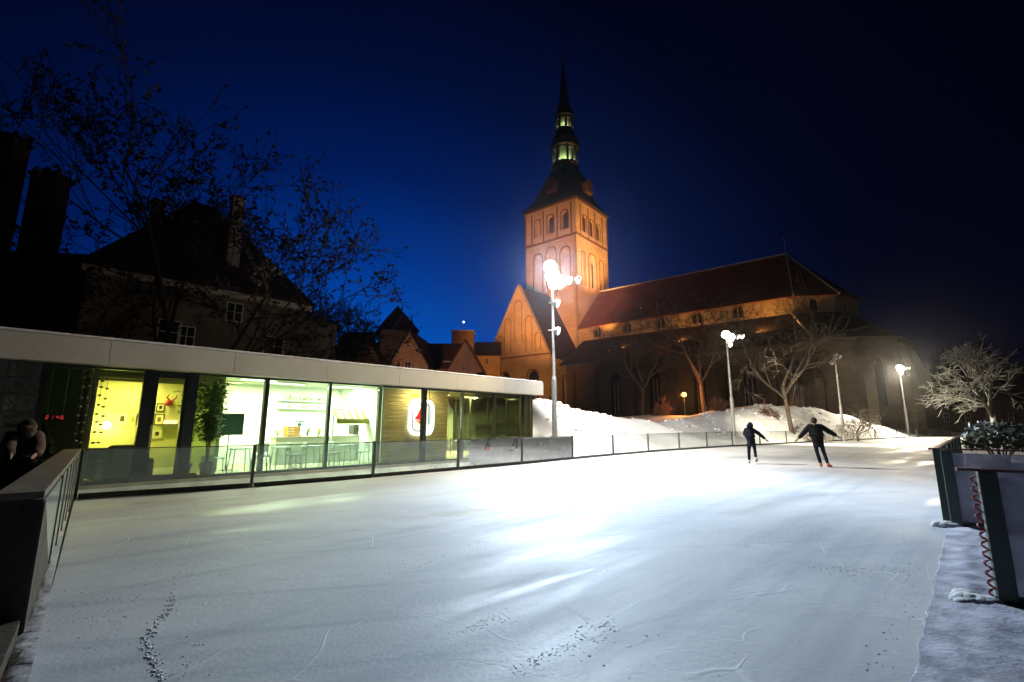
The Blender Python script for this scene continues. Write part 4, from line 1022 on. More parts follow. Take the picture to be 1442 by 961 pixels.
def tile_mat(name, c1, c2):
    m = mat(name, c1, .8, 0, 1); n = m.node_tree; b = n.nodes['Principled BSDF']
    t = n.nodes.new('ShaderNodeTexCoord'); sx = n.nodes.new('ShaderNodeSeparateXYZ'); n.links.new(t.outputs['Object'], sx.inputs[0])
    ad = n.nodes.new('ShaderNodeMath'); ad.operation = 'ADD'; n.links.new(sx.outputs[0], ad.inputs[0]); n.links.new(sx.outputs[1], ad.inputs[1])
    cb = n.nodes.new('ShaderNodeCombineXYZ'); n.links.new(ad.outputs[0], cb.inputs[0]); n.links.new(sx.outputs[2], cb.inputs[1])
    br = n.nodes.new('ShaderNodeTexBrick'); br.inputs['Scale'].default_value = 1; br.inputs['Brick Width'].default_value = .3; br.inputs['Row Height'].default_value = .28; br.inputs['Mortar Size'].default_value = .03
    br.inputs['Color1'].default_value = c1 + (1,); br.inputs['Color2'].default_value = c2 + (1,); br.inputs['Mortar'].default_value = tuple(c * .4 for c in c1) + (1,)
    n.links.new(cb.outputs[0], br.inputs['Vector'])
    ns = n.nodes.new('ShaderNodeTexNoise'); ns.inputs['Scale'].default_value = .5; ns.inputs['Detail'].default_value = 8; n.links.new(t.outputs['Object'], ns.inputs['Vector'])
    rp = n.nodes.new('ShaderNodeValToRGB'); rp.color_ramp.elements[0].position = .35; rp.color_ramp.elements[1].position = .7
    rp.color_ramp.elements[0].color = (.6, .6, .6, 1); rp.color_ramp.elements[1].color = (1, 1, 1, 1); n.links.new(ns.outputs['Fac'], rp.inputs[0])
    mx = n.nodes.new('ShaderNodeMix'); mx.data_type = 'RGBA'; mx.blend_type = 'MULTIPLY'; mx.inputs[0].default_value = 1
    n.links.new(br.outputs['Color'], mx.inputs[6]); n.links.new(rp.outputs[0], mx.inputs[7]); n.links.new(mx.outputs[2], b.inputs['Base Color'])
    return m
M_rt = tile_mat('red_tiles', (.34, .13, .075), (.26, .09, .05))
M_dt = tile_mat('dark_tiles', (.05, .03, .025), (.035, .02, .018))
M_copper = mat('dark_copper', (.030, .026, .022), .5, .3, 2, metal=.3)

TW = 14.6; TE = 53.7; TC = 44.8
# ---- tower walls with real openings
# upper belfry stage and lower stage on S and E; local fn for each face: a along face, back into the wall
fS = lambda a, z, b: (a, b, z)               # south face y=0
fE = lambda a, z, b: (-b, a, z)              # east face x=0
fN = lambda a, z, b: (a, TW - b, z)
fW = lambda a, z, b: (-TW + b, a, z)
def wall_stage(z0, z1, face, holes, depth, a0, a1, m=M_lime):
    return holed_wall([(a0, z0), (a1, z0), (a1, z1), (a0, z1)], holes, depth, face).build('tower_wall', m, church)
bel = lambda xs_, w, z0, z1: [arch(x, w, z0, z1, False) for x in xs_]
sb = [arch(-7.15, 1.9, 46.6, 51.2, False), arch(-3.1, 1.9, 46.6, 51.2, False), arch(-10.9, 1.7, 46.6, 51.0, False)]
wS = wall_stage(TC, TE, fS, sb, 1.1, -TW + .002, -.002)
for i, h_ in enumerate(sb):
    pn = sheet(h_, fS, 1.05).build('louvre', M_void if i < 2 else M_trim, wS)
eb_ = [arch(3.8, 1.6, 46.2, 50.3, False), arch(7.0, 1.6, 46.0, 50.2, False), arch(10.2, 1.6, 46.0, 50.1, False)]
wE = wall_stage(TC, TE, fE, eb_, .3, .0, TW)
for h_ in eb_: sheet(h_, fE, .27).build('louvre', M_void, wE)
ln = [arch(-10.9, 2.5, 32.5, 42.2), arch(-7.0, 2.7, 31.0, 43.0), arch(-3.1, 2.5, 32.5, 42.2)]
ls = [arch(-7.0, 1.2, 34.0, 39.5)]
wS2 = wall_stage(0, TC - .01, fS, ln, .45, -TW + .002, -.002)
for i, h_ in enumerate(ln):
    if i == 1:
        holed_wall(ln[1], ls, .5, lambda a, z, b: (a, .44 + b, z), .05).build('niche_back', M_lime, wS2); sheet(ls[0], fS, .92).build('louvre', M_void, wS2)
    else: sheet(h_, fS, .44).build('niche_back', M_lime, wS2)
le = [arch(6.9, 3.4, 32.6, 41.5), arch(2.8, 1.5, 33, 41), arch(11.2, 1.7, 32.6, 41)]
lw_ = [arch(6.1, 1.1, 33.5, 39.8), arch(7.8, 1.1, 33.5, 39.8)]
wE2 = wall_stage(0, TC - .01, fE, le, .55, .0, TW)
holed_wall(le[0], lw_, .2, lambda a, z, b: (-.54 - b, a, z), .05).build('niche_back', M_lime, wE2)
for h_ in lw_: sheet(h_, fE, .72).build('louvre', M_void, wE2)
for h_ in (le[1], le[2]): sheet(h_, fE, .54).build('niche_back', M_lime, wE2)
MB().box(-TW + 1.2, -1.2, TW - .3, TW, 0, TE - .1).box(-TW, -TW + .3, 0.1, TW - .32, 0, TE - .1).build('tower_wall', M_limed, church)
# mouldings: cornices, lesenes, brick edges round the openings
def band(z0, z1, out, m=M_btrim, nm='string_course'):
    b = MB(); b.box(-TW - out, out, -out, -.003, z0, z1); b.box(.003, out, 0.0, TW, z0, z1); b.build(nm, m, church)
band(TC - .25, TC + .25, .16); band(TE - .35, TE + .0, .25); band(TE - .9, TE - .36, .1, M_lime, 'frieze')
for x in (-TW + .02, -12.6, -9.1, -5.1, -1.2):
    MB().box(x - .17, x + .17, -.14, -.003, TC + .26, TE - .91).build('lesene', M_btrim, church)
for y in (1.9, 5.4, 8.6, 12.1, TW - .15):
    MB().box(.003, .14, y - .16, y + .16, TC + .26, TE - .91).build('lesene', M_btrim, church)
def edge_trim(h_, face, w=.28, out=-.06, parent=None):
    n = len(h_); cx_ = sum(p[0] for p in h_) / n; cz_ = sum(p[1] for p in h_) / n
    o_ = [(x + (w if x > cx_ else -w) * (abs(x - cx_) > .02), z + (w if z > cz_ + .3 else 0)) for x, z in h_]
    vs = [face(x, z, out) for x, z in h_] + [face(x, z, out) for x, z in o_] + [face(x, z, .01) for x, z in o_]
    f = []
    for k in range(1, n):
        j = (k + 1) % n; f += [(k, n + k, n + j, j), (n + k, 2 * n + k, 2 * n + j, n + j)]
    MB().add(vs, f).build('brick_moulding', M_btrim, parent or church)
MB().box(.003, .12, .02, TW - .02, 45.3, 45.9).build('sill_band', M_lime, church)
for h_ in sb: edge_trim(h_, fS, parent=wS)
for h_ in eb_: edge_trim(h_, fE, parent=wE)
for h_ in ln: edge_trim(h_, fS, parent=wS2)
for h_ in le: edge_trim(h_, fE, parent=wE2)

# ---- roof and spire: flared square-to-octagon skirt, bulb, two open lanterns, needle
cx0, cy0 = -TW / 2, TW / 2
def ring8(r, z, sq=0.0):
    pts = []
    for k in range(16):
        a = 2 * PI * k / 16 + PI / 16 * 0; c, s = math.cos(a), math.sin(a)
        oc = 1 / max(abs(math.cos(((a + PI / 8) % (PI / 4)) - PI / 8)), .3) * .97
        m_ = max(abs(c), abs(s)); q = 1 / m_
        f = q * sq + oc * (1 - sq); pts.append((cx0 + r * f * c, cy0 + r * f * s, z))
    return pts
def stacked(rings, name, m, parent, smooth=False):
    vs = [p for r in rings for p in r]; n = 16; f = []
    for i in range(len(rings) - 1):
        for k in range(n): f.append((i * n + k, i * n + (k + 1) % n, (i + 1) * n + (k + 1) % n, (i + 1) * n + k))
    f += [tuple(range(n))[::-1], tuple((len(rings) - 1) * n + k for k in range(n))]
    return MB().add(vs, f).build(name, m, parent, smooth=smooth)
hw_ = TW / 2
sk = [(hw_ + .75, 53.72, 1), (hw_ + .7, 54.0, 1), (hw_ - .3, 55.2, 1), (hw_ - 1.2, 57.2, .85), (hw_ - 1.7, 59.6, .6), (hw_ - 2.1, 61.8, .35), (hw_ - 2.7, 63.6, .15), (hw_ - 3.8, 65.0, 0), (3.2, 66.0, 0), (3.3, 66.5, 0), (3.6, 66.7, 0), (3.6, 67.1, 0)]
spire_roof = stacked([ring8(r, z, q) for r, z, q in sk], 'spire_skirt', M_copper, church)
def lantern(z0, z1, r, name):
    e = stacked([ring8(r, z0 - .6), ring8(r, z0)], name, M_copper, church)
    for k in range(8):
        a = 2 * PI * k / 8; c = Vector((cx0 + r * math.cos(a) * .97, cy0 + r * math.sin(a) * .97, 0))
        MB().bar(c + Vector((0, 0, z0)), c + Vector((0, 0, z1)), .55, .55, up=Vector((math.cos(a), math.sin(a), 0))).build('pillar', M_copper, e)
        a2 = a + PI / 8; c2 = Vector((cx0 + r * .9 * math.cos(a2), cy0 + r * .9 * math.sin(a2), 0)); tdir = Vector((-math.sin(a2), math.cos(a2), 0)); w_ = r * .38
        # arched head between pillars
        n_ = 6; pts = [(-w_, z1)] + [(-w_ * .8 * math.cos(PI * i / n_), z1 - .7 + (w_ * .5) * math.sin(PI * i / n_) - .2) for i in range(n_ + 1)] + [(w_, z1)]
        pts = [(-w_, z1), (-w_, z1 - .9)] + pts[1:-1] + [(w_, z1 - .9), (w_, z1)]
        MB().prism(pts, -.1, .1, lambda x, z, h: tuple(c2 + tdir * x + Vector((math.cos(a2), math.sin(a2), 0)) * h + Vector((0, 0, z)))).build('arch_head', M_copper, e)
    MB().lathe([(r * .55, z0 + .02), (r * .55, z1 - .1)], 8, (cx0, cy0)).build('lit_core', mat('lantern_core', (.35, .42, .25), .8), e)
    l = bpy.data.lights.new('lantern_lamp', 'POINT'); l.energy = 900; l.color = (.85, 1, .5); l.shadow_soft_size = .3
    return e
e1 = lantern(67.7, 71.8, 3.15, 'lower_lantern')
stacked([ring8(r, z) for r, z in [(3.7, 71.8), (3.8, 72.3), (3.3, 72.7), (3.5, 73.6), (3.3, 74.6), (2.6, 75.6), (2.2, 76.4), (2.45, 76.7), (2.4, 77.0)]], 'lower_dome', M_copper, church, True)
e2 = lantern(77.6, 80.9, 2.1, 'upper_lantern')
stacked([ring8(r, z) for r, z in [(2.6, 80.9), (2.7, 81.3), (2.1, 81.7), (2.3, 82.5), (2.0, 83.5), (1.4, 84.4), (1.55, 84.8), (1.25, 85.4), (1.0, 88.5), (.6, 92.5), (.3, 96), (.12, 98)]], 'needle_spire', M_copper, church, True)
fin = MB(); fin.tube([(cx0, cy0, 98), (cx0, cy0, 100.6)], [.08, .05], 6); fin.box(cx0 - .05, cx0 + .7, cy0 - .02, cy0 + .02, 99.5, 100.0)
fin.build('weather_vane', mat('gilded', (.6, .45, .2), .3, metal=.8), church)
MB().ball((cx0, cy0, 98.3), .32, n=10, m=8).build('finial_ball', mat('gilded', (.6, .45, .2)), church, smooth=True)
for z, r, pw, rr_ in ((68.0, 1.0, 70, 3.15), (77.9, .8, 26, 2.1)):
    for k in range(8):
        a2 = 2 * PI * k / 8 + PI / 8
        l = bpy.data.lights.new('lantern_lamp', 'POINT'); l.energy = pw * 3.4; l.color = (.86, 1, .55); l.shadow_soft_size = .1
        o = bpy.data.objects.new('lantern_lamp', l); C.objects.link(o); o.parent = church; o.location = (cx0 + rr_ * .80 * math.cos(a2), cy0 + rr_ * .80 * math.sin(a2), z + .5)
        MB().box(-.12, .12, -.12, .12, -.16, -.06).build('lantern_flood', M_dark, church, loc=o.location)
# dormers on the skirt, each face
for (dx, dy, rz) in ((hw_ - 1.2, 0, 0), (0, -(hw_ - 1.2), -PI / 2), (-(hw_ - 1.2), 0, PI)):
    rot = Matrix.Rotation(rz, 3, 'Z')
    m = MB().prism(arch(0, 2.6, 57.6, 61.2, False), -1.6, .9, lambda a, z, h: (h, a, z)); m.v = [tuple(rot @ Vector(v) + Vector((cx0 + dx, cy0 + dy, 0))) for v in m.v]
    d_ = m.build('dormer', mat('dormer_copper', (.10, .05, .025), .6), church)
    m = MB().prism(arch(0, 1.5, 58.2, 60.5, False), .9, .96, lambda a, z, h: (h, a, z)); m.v = [tuple(rot @ Vector(v) + Vector((cx0 + dx, cy0 + dy, 0))) for v in m.v]
    m.build('clock_face', M_void, d_)

# ---- nave
NE = 22.7; NR = 33.0; NW = 19.6
wn = [arch(x, 1.6, 20.1, 22.1, False) for x in (4.6, 11.5, 18.5, 25.5, 32.5)]
wN = holed_wall([(0.02, 10), (41, 10), (41, NE), (0.02, NE)], wn, .7, lambda a, z, b: (a, b + .0, z)).build('nave_wall', M_lime, church)
for h_ in wn:
    sheet(h_, lambda a, z, b: (a, b, z), .5).build('window', M_pane, wN); edge_trim(h_, lambda a, z, b: (a, b, z), .15, -.05, wN)
    cx1 = sum(p[0] for p in h_) / len(h_); MB().box(cx1 - .08, cx1 + .08, .2, .45, 20.1, 21.9).build('mullion', M_trim, wN)
# polygonal east end of the nave
ap = [(41, 0), (46.4, 3.2), (49.0, 10), (46.4, 16.8), (41, 20)]
for i in range(4):
    a_, b_ = Vector(ap[i] + (0,)), Vector(ap[i + 1] + (0,)); d = (b_ - a_); l_ = d.length; d.normalize(); nn = Vector((-d.y, d.x, 0))
    fa = lambda a, z, b, a_=a_, d=d, nn=nn: tuple(a_ + d * a + nn * b + Vector((0, 0, z)))
    hs = [arch(l_ / 2, 1.3, 19.8, 22.0, False)]
    w_ = holed_wall([(.01, 10), (l_ - .01, 10), (l_ - .01, NE), (.01, NE)], hs, .6, fa).build('apse_wall', M_lime, church)
    sheet(hs[0], fa, .5).build('window', M_pane, w_)
MB().box(0.02, 41, 19.6, 20, 10, NE).build('nave_wall', M_limed, church)
ev = .7; apx = [(41 + .2, -ev), (46.4 + .8, 3.2 - .4), (49.8, 10), (47.2, 17.2), (41.2, 20 + ev)]
zE = NE - .35; rf = [(0.02, -ev, zE), (41.2, -ev, zE), (39.2, 10, NR), (0.02, 10, NR + .0)]
def slab(poly, th, name, m, parent=church):
    n = len(poly); vs = [Vector(p) for p in poly]; nr_ = (vs[1] - vs[0]).cross(vs[2] - vs[0]).normalized()
    if nr_.z < 0: nr_ = -nr_
    return MB().add([v for v in vs] + [v - nr_ * th for v in vs], [tuple(range(n)), tuple(range(n, 2 * n))[::-1]] + [(i, n + i, n + (i + 1) % n, (i + 1) % n) for i in range(n)]).build(name, m, parent)
slab(rf, .3, 'nave_roof', M_rt); slab([(0.02, 10.01, NR), (39.2, 10.01, NR), (41.2, 20 + ev, zE), (0.02, 20 + ev, zE)], .3, 'nave_roof', M_rt)
for i in range(4):
    a_, b_ = apx[i], apx[i + 1]; slab([(a_[0] + .003, a_[1], zE), (b_[0] + .003, b_[1], zE), (39.21 + .01 * i, 10, NR - .004 * i)], .25, 'apse_roof', M_rt)
MB().bar((0, 10, NR + .1), (39.4, 10, NR + .1), .35, .25).build('ridge_snow', M_snow, church)
MB().bar((39.3, 9.95, NR + .08), (41.25, -ev, zE + .12), .22, .18).build('hip_snow', M_snow, church)
MB().bar((39.3, 10.05, NR + .08), (47.2, 2.8, zE + .12), .22, .18).build('hip_snow', M_snow, church)
MB().tube([(39.2, 10, NR), (39.2, 10, NR + 3.2)], [.06, .03], 6).build('lightning_rod', M_pole, church)
MB().ball((39.2, 10, NR + 3.3), .16).build('finial_ball', mat('gilded', (.6, .45, .2)), church)
# ---- aisle and its lean-to roof
AY = -9.0; AE = 13.6
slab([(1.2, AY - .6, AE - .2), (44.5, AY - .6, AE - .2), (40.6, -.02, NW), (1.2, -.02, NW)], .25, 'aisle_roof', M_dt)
pol = [(44.5, AY), (49.2, AY), (53.4, -5.2), (55, 4), (55, 12)]
outp = [(44.5, AY - .6), (49.5, AY - .6), (54.0, -5.5), (55.7, 3.9), (55.7, 12)]
inn = [(40.6, -.02), (41.2, -.02), (46.6, 3.1), (49.2, 9.9), (49.2, 12)]
for i in range(4):
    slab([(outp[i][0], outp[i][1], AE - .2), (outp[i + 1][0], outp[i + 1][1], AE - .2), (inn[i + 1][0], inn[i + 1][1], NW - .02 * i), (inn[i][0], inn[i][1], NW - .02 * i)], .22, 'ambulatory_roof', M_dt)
MB().bar((40.7, -.3, NW + .1), (44.5, AY - .5, AE + .0), .3, .2).build('hip_snow', M_snow, church)
aw = [arch(x, 2.0, 3.6, 11.2) for x in (13.0, 20.5, 28.0, 35.5, 41.4)]
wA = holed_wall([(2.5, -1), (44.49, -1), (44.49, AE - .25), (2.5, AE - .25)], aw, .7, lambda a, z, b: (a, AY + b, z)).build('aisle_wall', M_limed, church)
for h_ in aw:
    sheet(h_, lambda a, z, b: (a, AY + b, z), .55).build('window', M_pane, wA); cx1 = sum(p[0] for p in h_) / len(h_)
    for dx in (-.33, .33): MB().box(cx1 + dx - .06, cx1 + dx + .06, AY + .3, AY + .5, 3.6, 9.6).build('mullion', M_trim, wA)
for x in (4.2, 9.2, 16.8, 24.3, 31.8, 38.8, 44.5):
    MB().prism([(AY - 1.5, -1), (AY - .003, -1), (AY - .003, 11.8), (AY - .3, 11.6), (AY - 1.1, 9.4), (AY - 1.5, 7)], x - .55, x + .55, lambda y, z, h: (h, y, z)).build('buttress', M_limed, church)
for i in range(4):
    a_, b_ = Vector(pol[i] + (0,)), Vector(pol[i + 1] + (0,)); d = (b_ - a_); l_ = d.length; d.normalize(); nn = Vector((-d.y, d.x, 0))
    fa = lambda a, z, b, a_=a_, d=d, nn=nn: tuple(a_ + d * a + nn * b + Vector((0, 0, z)))
    hs = [arch(l_ / 2, 1.7, 4.2, 10.8)] if i != 0 else []
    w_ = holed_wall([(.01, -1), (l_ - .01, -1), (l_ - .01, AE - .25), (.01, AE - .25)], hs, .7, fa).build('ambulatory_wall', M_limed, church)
    for h_ in hs: sheet(h_, fa, .55).build('window', M_pane, w_)
    nb = (Vector((nn.x, nn.y, 0)) * -1)
    c = b_; dirb = Vector((c.x - 45, c.y - 4, 0)).normalized() if i else Vector((.5, -.85, 0)).normalized()
    sd = Vector((-dirb.y, dirb.x, 0))
    MB().prism([(-.3, -1), (1.9, -1), (1.9, 6.5), (1.2, 9.5), (.2, 12.6), (-.3, 12.6)], -.6, .6, lambda x, z, h, c=c, dirb=dirb, sd=sd: tuple(c + dirb * x + sd * h + Vector((0, 0, z)))).build('buttress', M_limed, church)
# ---- south west chapel with blind-niched gable
GX0, GX1, GY, GZ, GR = -16.2, .2, -11.5, 15.7, 30.9; gxm = -7.4
gable = [(GX0, GZ), (GX1, GZ), (gxm, GR)]
niches = [arch(-12.9, 1.5, 16.6, 20.6), arch(-10.6, 1.6, 16.6, 24.2), arch(gxm - .35, 1.9, 19.0, 27.8), arch(-4.9, 1.5, 16.6, 24.0), arch(-2.6, 1.3, 16.6, 20.2)]
fG = lambda a, z, b: (a, GY + b, z)
gw = holed_wall(gable, niches, .5, fG, .9).build('chapel_gable', M_lime, church)
for i, h_ in enumerate(niches):
    sheet(h_, fG, .45).build('niche_back', M_lime, gw); edge_trim(h_, fG, .14, -.04, gw)
MB().box(gxm - .9, gxm + .1, GY + .1, GY + .43, 16.5, 18.6).build('loft_window', M_void, gw)
cwn = [arch(-11.5, 2.9, 3.0, 12.6), arch(-4.0, 2.9, 3.0, 12.6)]
cwall = holed_wall([(GX0, -1), (GX1, -1), (GX1, GZ - .16), (GX0, GZ - .16)], cwn, .8, fG, .9).build('chapel_wall', M_lime, church)
for h_ in cwn:
    sheet(h_, fG, .6).build('window', M_pane, cwall); edge_trim(h_, fG, .25, -.05, cwall); cx1 = sum(p[0] for p in h_) / len(h_)
    for dx in (-.5, .5): MB().box(cx1 + dx - .07, cx1 + dx + .07, GY + .3, GY + .5, 3, 10.8).build('mullion', M_trim, cwall)
MB().box(GX0 - .1, GX1 + .1, GY - .18, GY - .003, GZ - .15, GZ + .12).build('string_course', M_btrim, church)
we = [arch(-6.2, 1.4, 3.2, 11.5)]
fCE = lambda a, z, b: (GX1 - b, a, z)
cwe = holed_wall([(GY + .91, -1), (-.02, -1), (-.02, GZ), (GY + .91, GZ)], we, .8, fCE).build('chapel_wall', M_lime, church)
sheet(we[0], fCE, .6).build('window', M_pane, cwe); edge_trim(we[0], fCE, .2, -.05, cwe)
MB().box(GX0, GX0 + .6, GY + .91, -.02, -1, GZ).build('chapel_wall', M_lime, church)
slab([(gxm, GY + .35, GR + .05), (gxm, -.02, GR + .05), (GX1 + .8, -.02, GZ - .9), (GX1 + .8, GY + .35, GZ - .9)], .25, 'chapel_roof', M_dt)
slab([(gxm - .01, GY + .35, GR + .05), (gxm - .01, -.02, GR + .05), (GX0 - .6, -.02, GZ - .7), (GX0 - .6, GY + .35, GZ - .7)], .25, 'chapel_roof', M_dt)
MB().bar((GX0 - .1, GY, GZ + .05), (gxm, GY, GR + .25), 1.0, .2).build('gable_coping', M_trim, church)
MB().bar((GX1 + .1, GY, GZ + .05), (gxm + .003, GY, GR + .25), 1.0, .2).build('gable_coping', M_trim, church)
for x in (GX0 - .3, GX1 + .3):
    MB().prism([(GY - 1.6, -1), (GY + .6, -1), (GY + .6, 13.2), (GY - .1, 13), (GY - 1.2, 10.6), (GY - 1.6, 7)], x - .6, x + .6, lambda y, z, h: (h, y, z)).build('buttress', M_lime, church)
# pent roof corner between chapel and aisle
slab([(1.2, AY + .2, 14.6), (4.2, AY + .2, 14.6), (4.2, -.1, 17.5), (1.2, -.1, 17.5)], .2, 'porch_roof', M_dt)

# ---- church floodlights: on the aisle roof and on added unseen masts to the south
ORG = (1.0, .42, .07); PNK = (1.0, .39, .12)
def church_flood(x, y, z, tx, ty, tz, power, col, label, size=80, lit=True, blend=.8, soft=.25):
    e = empty('church_floodlight', cw(x, y, z), CHA, label, 'floodlight', 'floodlights of the church')
    flood_head_local = MB().box(-.25, .25, -.15, .15, .12, .34); flood_head_local.build('housing', M_dark, e, bevel=.01)
    MB().box(-.22, .22, -.12, .12, .342, .35).build('lens', mat('sodium_lens', (.9, .6, .2), .4, emit=(1, .55, .15), estr=30), e)
    MB().box(-.03, .03, -.03, .03, 0, .118).build('bracket', M_dark, e)
    l = bpy.data.lights.new('church_beam', 'SPOT'); l.energy = power; l.color = col; l.spot_size = R(size); l.spot_blend = blend; l.shadow_soft_size = soft
    o = bpy.data.objects.new('church_beam', l); C.objects.link(o); o.parent = e; o.location = (0, 0, .5)
    d = Vector((tx - x, ty - y, tz - z - .5)); o.rotation_euler = d.to_track_quat('-Z', 'Y').to_euler()
    return e
rz_ = lambda y: AE + (NW - AE) * (y - AY) / (0 - AY)
church_flood(10.5, -6.2, rz_(-6.2), -1, 8, 43, 30000, ORG, 'orange floodlight on the dark aisle roof close to the tower', 46)
church_flood(14.0, 1.5, 24.9, -1, 7, 43, 130000, ORG, 'orange floodlight on the nave roof aimed at the tower', 52)
for x, p_, lb in ((13.0, 1500, 'second orange floodlight on the aisle roof below the clerestory'), (24.0, 2600, 'orange floodlight halfway along the aisle roof'), (36.5, 4500, 'orange floodlight near the east end of the aisle roof')):
    church_flood(x, -5.6, rz_(-5.6), x + (3 if x < 30 else 5), 0, 24, p_, ORG, lb, 140)
def mast(x, y, h, tgt, power, col, label, size=60):  # added masts kept out of sight that light tower, chapel and houses
    b = cw(x, y, 0); e = empty('added_light_mast', (b.x, b.y, 0), CHA, label, 'added light mast')
    MB().tube([(0, 0, 0), (0, 0, h)], [.16, .08], 10).build('mast', M_pole, e)
    d = (Vector(tgt) - Vector((x, y, h))).normalized(); q = d.to_track_quat('-Z', 'Y')
    m = MB().box(-.35, .35, -.25, .25, 0, .25); m.v = [tuple(Vector((0, 0, h)) + q @ Vector(v)) for v in m.v]; m.build('housing', M_dark, e)
    l = bpy.data.lights.new('added_mast_beam', 'SPOT'); l.energy = power; l.color = col; l.spot_size = R(size); l.spot_blend = .9; l.shadow_soft_size = .4
    o = bpy.data.objects.new('added_mast_beam', l); C.objects.link(o); o.parent = e; o.location = Vector((0, 0, h)) + d * .4; o.rotation_euler = d.to_track_quat('-Z', 'Y').to_euler()
mast(30, -62, 6, (-7, 0, 36), 620000, PNK, 'added light mast unseen behind the cafe roof that washes the south side of the church tower', 32)
mast(25, -46, 5, (-8, -11, 17), 60000, ORG, 'short added light mast unseen behind the cafe roof that washes the chapel gable', 44)
mast(16, -62, 5, (7.5, -46, 8), 5000, (1, .55, .33), 'short unseen light mast added behind the cafe roof to brighten the old gabled houses', 84)
# orange street lamp by the church wall
p = aty(963, 556, 62); zb = bank_h(p.x, p.y)
e = empty('street_lamp', (p.x, p.y, zb), 0, 'small orange glowing street lamp low in front of the dark aisle wall', 'street lamp')
MB().tube([(0, 0, 0), (0, 0, p.z - zb - .3)], [.07, .05], 8).build('post', M_dark, e)
MB().ball((0, 0, p.z - zb), .34, n=14, m=10).build('globe', mat('sodium_globe', (.9, .6, .3), .4, emit=(1, .24, .015), estr=1.3), e, smooth=True)
MB().lathe([(.2, p.z - zb + .3), (.05, p.z - zb + .45)], 10).build('cap', M_dark, e)
l = bpy.data.lights.new('street_bulb', 'POINT'); l.energy = 1500; l.color = (1, .32, .05); l.shadow_soft_size = .35
o = bpy.data.objects.new('street_bulb', l); C.objects.link(o); o.parent = e; o.location = (0, -.5, p.z - zb)

# ================================================================== OLD TOWN HOUSES
M_plW = mat('pinkish_plaster', (.42, .26, .18), .85, .15, .6, .15, 4); M_plG = mat('grey_plaster', (.16, .13, .10), .9, .25, .5, .2, 4)
M_half = mat('ochre_plaster', (.34, .22, .11), .85, .15, .6)
M_timb = mat('dark_timber', (.05, .03, .02), .8)
M_glassd = mat('dark_window_glass', (.02, .025, .03), .12)
M_wfr = mat('white_window_frame', (.62, .60, .55), .6)
def window(parent, c, w, h, a, m_f=M_wfr, bars=(1, 1)):
    """c centre on wall (parent space), a = facing yaw so that local -y points outwards"""
    rot = Matrix.Rotation(a, 3, 'Z'); c = Vector(c)
    def P(mb): mb.v = [tuple(c + rot @ Vector(v)) for v in mb.v]; return mb
    f = MB(); t = .07
    f.box(-w / 2, w / 2, -.06, .02, h / 2 - t, h / 2); f.box(-w / 2, w / 2, -.06, .02, -h / 2, -h / 2 + t); f.box(-w / 2, -w / 2 + t, -.06, .02, -h / 2 + t, h / 2 - t); f.box(w / 2 - t, w / 2, -.06, .02, -h / 2 + t, h / 2 - t)
    for k in range(bars[0]): x = -w / 2 + w * (k + 1) / (bars[0] + 1); f.box(x - .03, x + .03, -.05, .0, -h / 2 + t, h / 2 - t)
    for k in range(bars[1]): z = -h / 2 + h * (k + 1) / (bars[1] + 1); f.box(-w / 2 + t, w / 2 - t, -.045, -.002, z - .025, z + .025)
    fo = P(f).build('window', m_f, parent)
    P(MB().box(-w / 2 + t, w / 2 - t, -.02, -.012, -h / 2 + t, h / 2 - t)).build('pane', M_glassd, fo)
def gabled(name, px, py_apex, py_eave, wpx, Y, yaw, depth, mw, mr, label, wins=(), chim=None, ov=.35):
    """house with its gable towards the viewer"""
    top = aty(px, py_apex, Y); ev_ = aty(px, py_eave, Y); w = wpx * (ev_ - Vector((0, 0, H))).length / F * .97 / 2
    e = empty(name, (top.x, Y, 0), yaw, label, 'house')
    za, ze = top.z, ev_.z
    MB().prism([(-w, -.5), (w, -.5), (w, ze), (0, za - .3), (-w, ze)], 0, depth, lambda x, z, h: (x, h, z)).build('wall', mw, e)
    sl = (za - ze) / w
    for s in (-1, 1):
        slab([(0 if s < 0 else .004, -.25, za), (s * (w + ov), -.25, ze - sl * ov + .0), (s * (w + ov), depth + .2, ze - sl * ov), (0 if s < 0 else .004, depth + .2, za)], .18, 'roof', mr, e)
    for (x, z, ww, hh) in wins: window(e, (x * w, -.02, ze + z * (za - ze)), ww, hh, 0)
    if chim: MB().box(chim[0] - .4, chim[0] + .4, chim[1], chim[1] + .8, za - 2, za + 1.3).build('chimney', M_plW, e)
    return e, w, za, ze
h_, w, za, ze = gabled('townhouse', 519, 477, 512, 46, 78, R(-6), 12, M_half, M_dt, 'small ochre gable with dark lattice timbers behind the cafe roof', [(0, -.5, .8, 1)])
rn = random.Random(3)
for k in range(7):
    z = ze + (za - ze) * k / 7.5; ww = w * (1 - (z - ze) / (za - ze)); MB().box(-ww, ww, -.07, -.004, z - .07, z + .07).build('timber', M_timb, h_)
    for q in range(int(ww * 2)): x = -ww + .3 + q; MB().bar((x, -.035, z), (x + rn.choice((-.4, .4)), -.035, z + (za - ze) / 8), .1, .06).build('timber', M_timb, h_)
h_, w, za, ze = gabled('townhouse', 577, 464, 512, 56, 72, R(-4), 14, M_plW, M_dt, 'pinkish plastered gabled house with a dark steep roof left of the red roofs', [(-.02, -.08, 1.0, 1.4), (-.45, -.02, .35, .7), (.42, -.1, .35, .7), (.0, .5, .35, .5)])
h_, w, za, ze = gabled('townhouse', 655, 478, 520, 50, 74, R(-2), 12, M_plW, M_rt, 'pink gabled house right of the bright red roof', [(-.02, .05, .6, 1.1), (0, .62, .4, .6)])
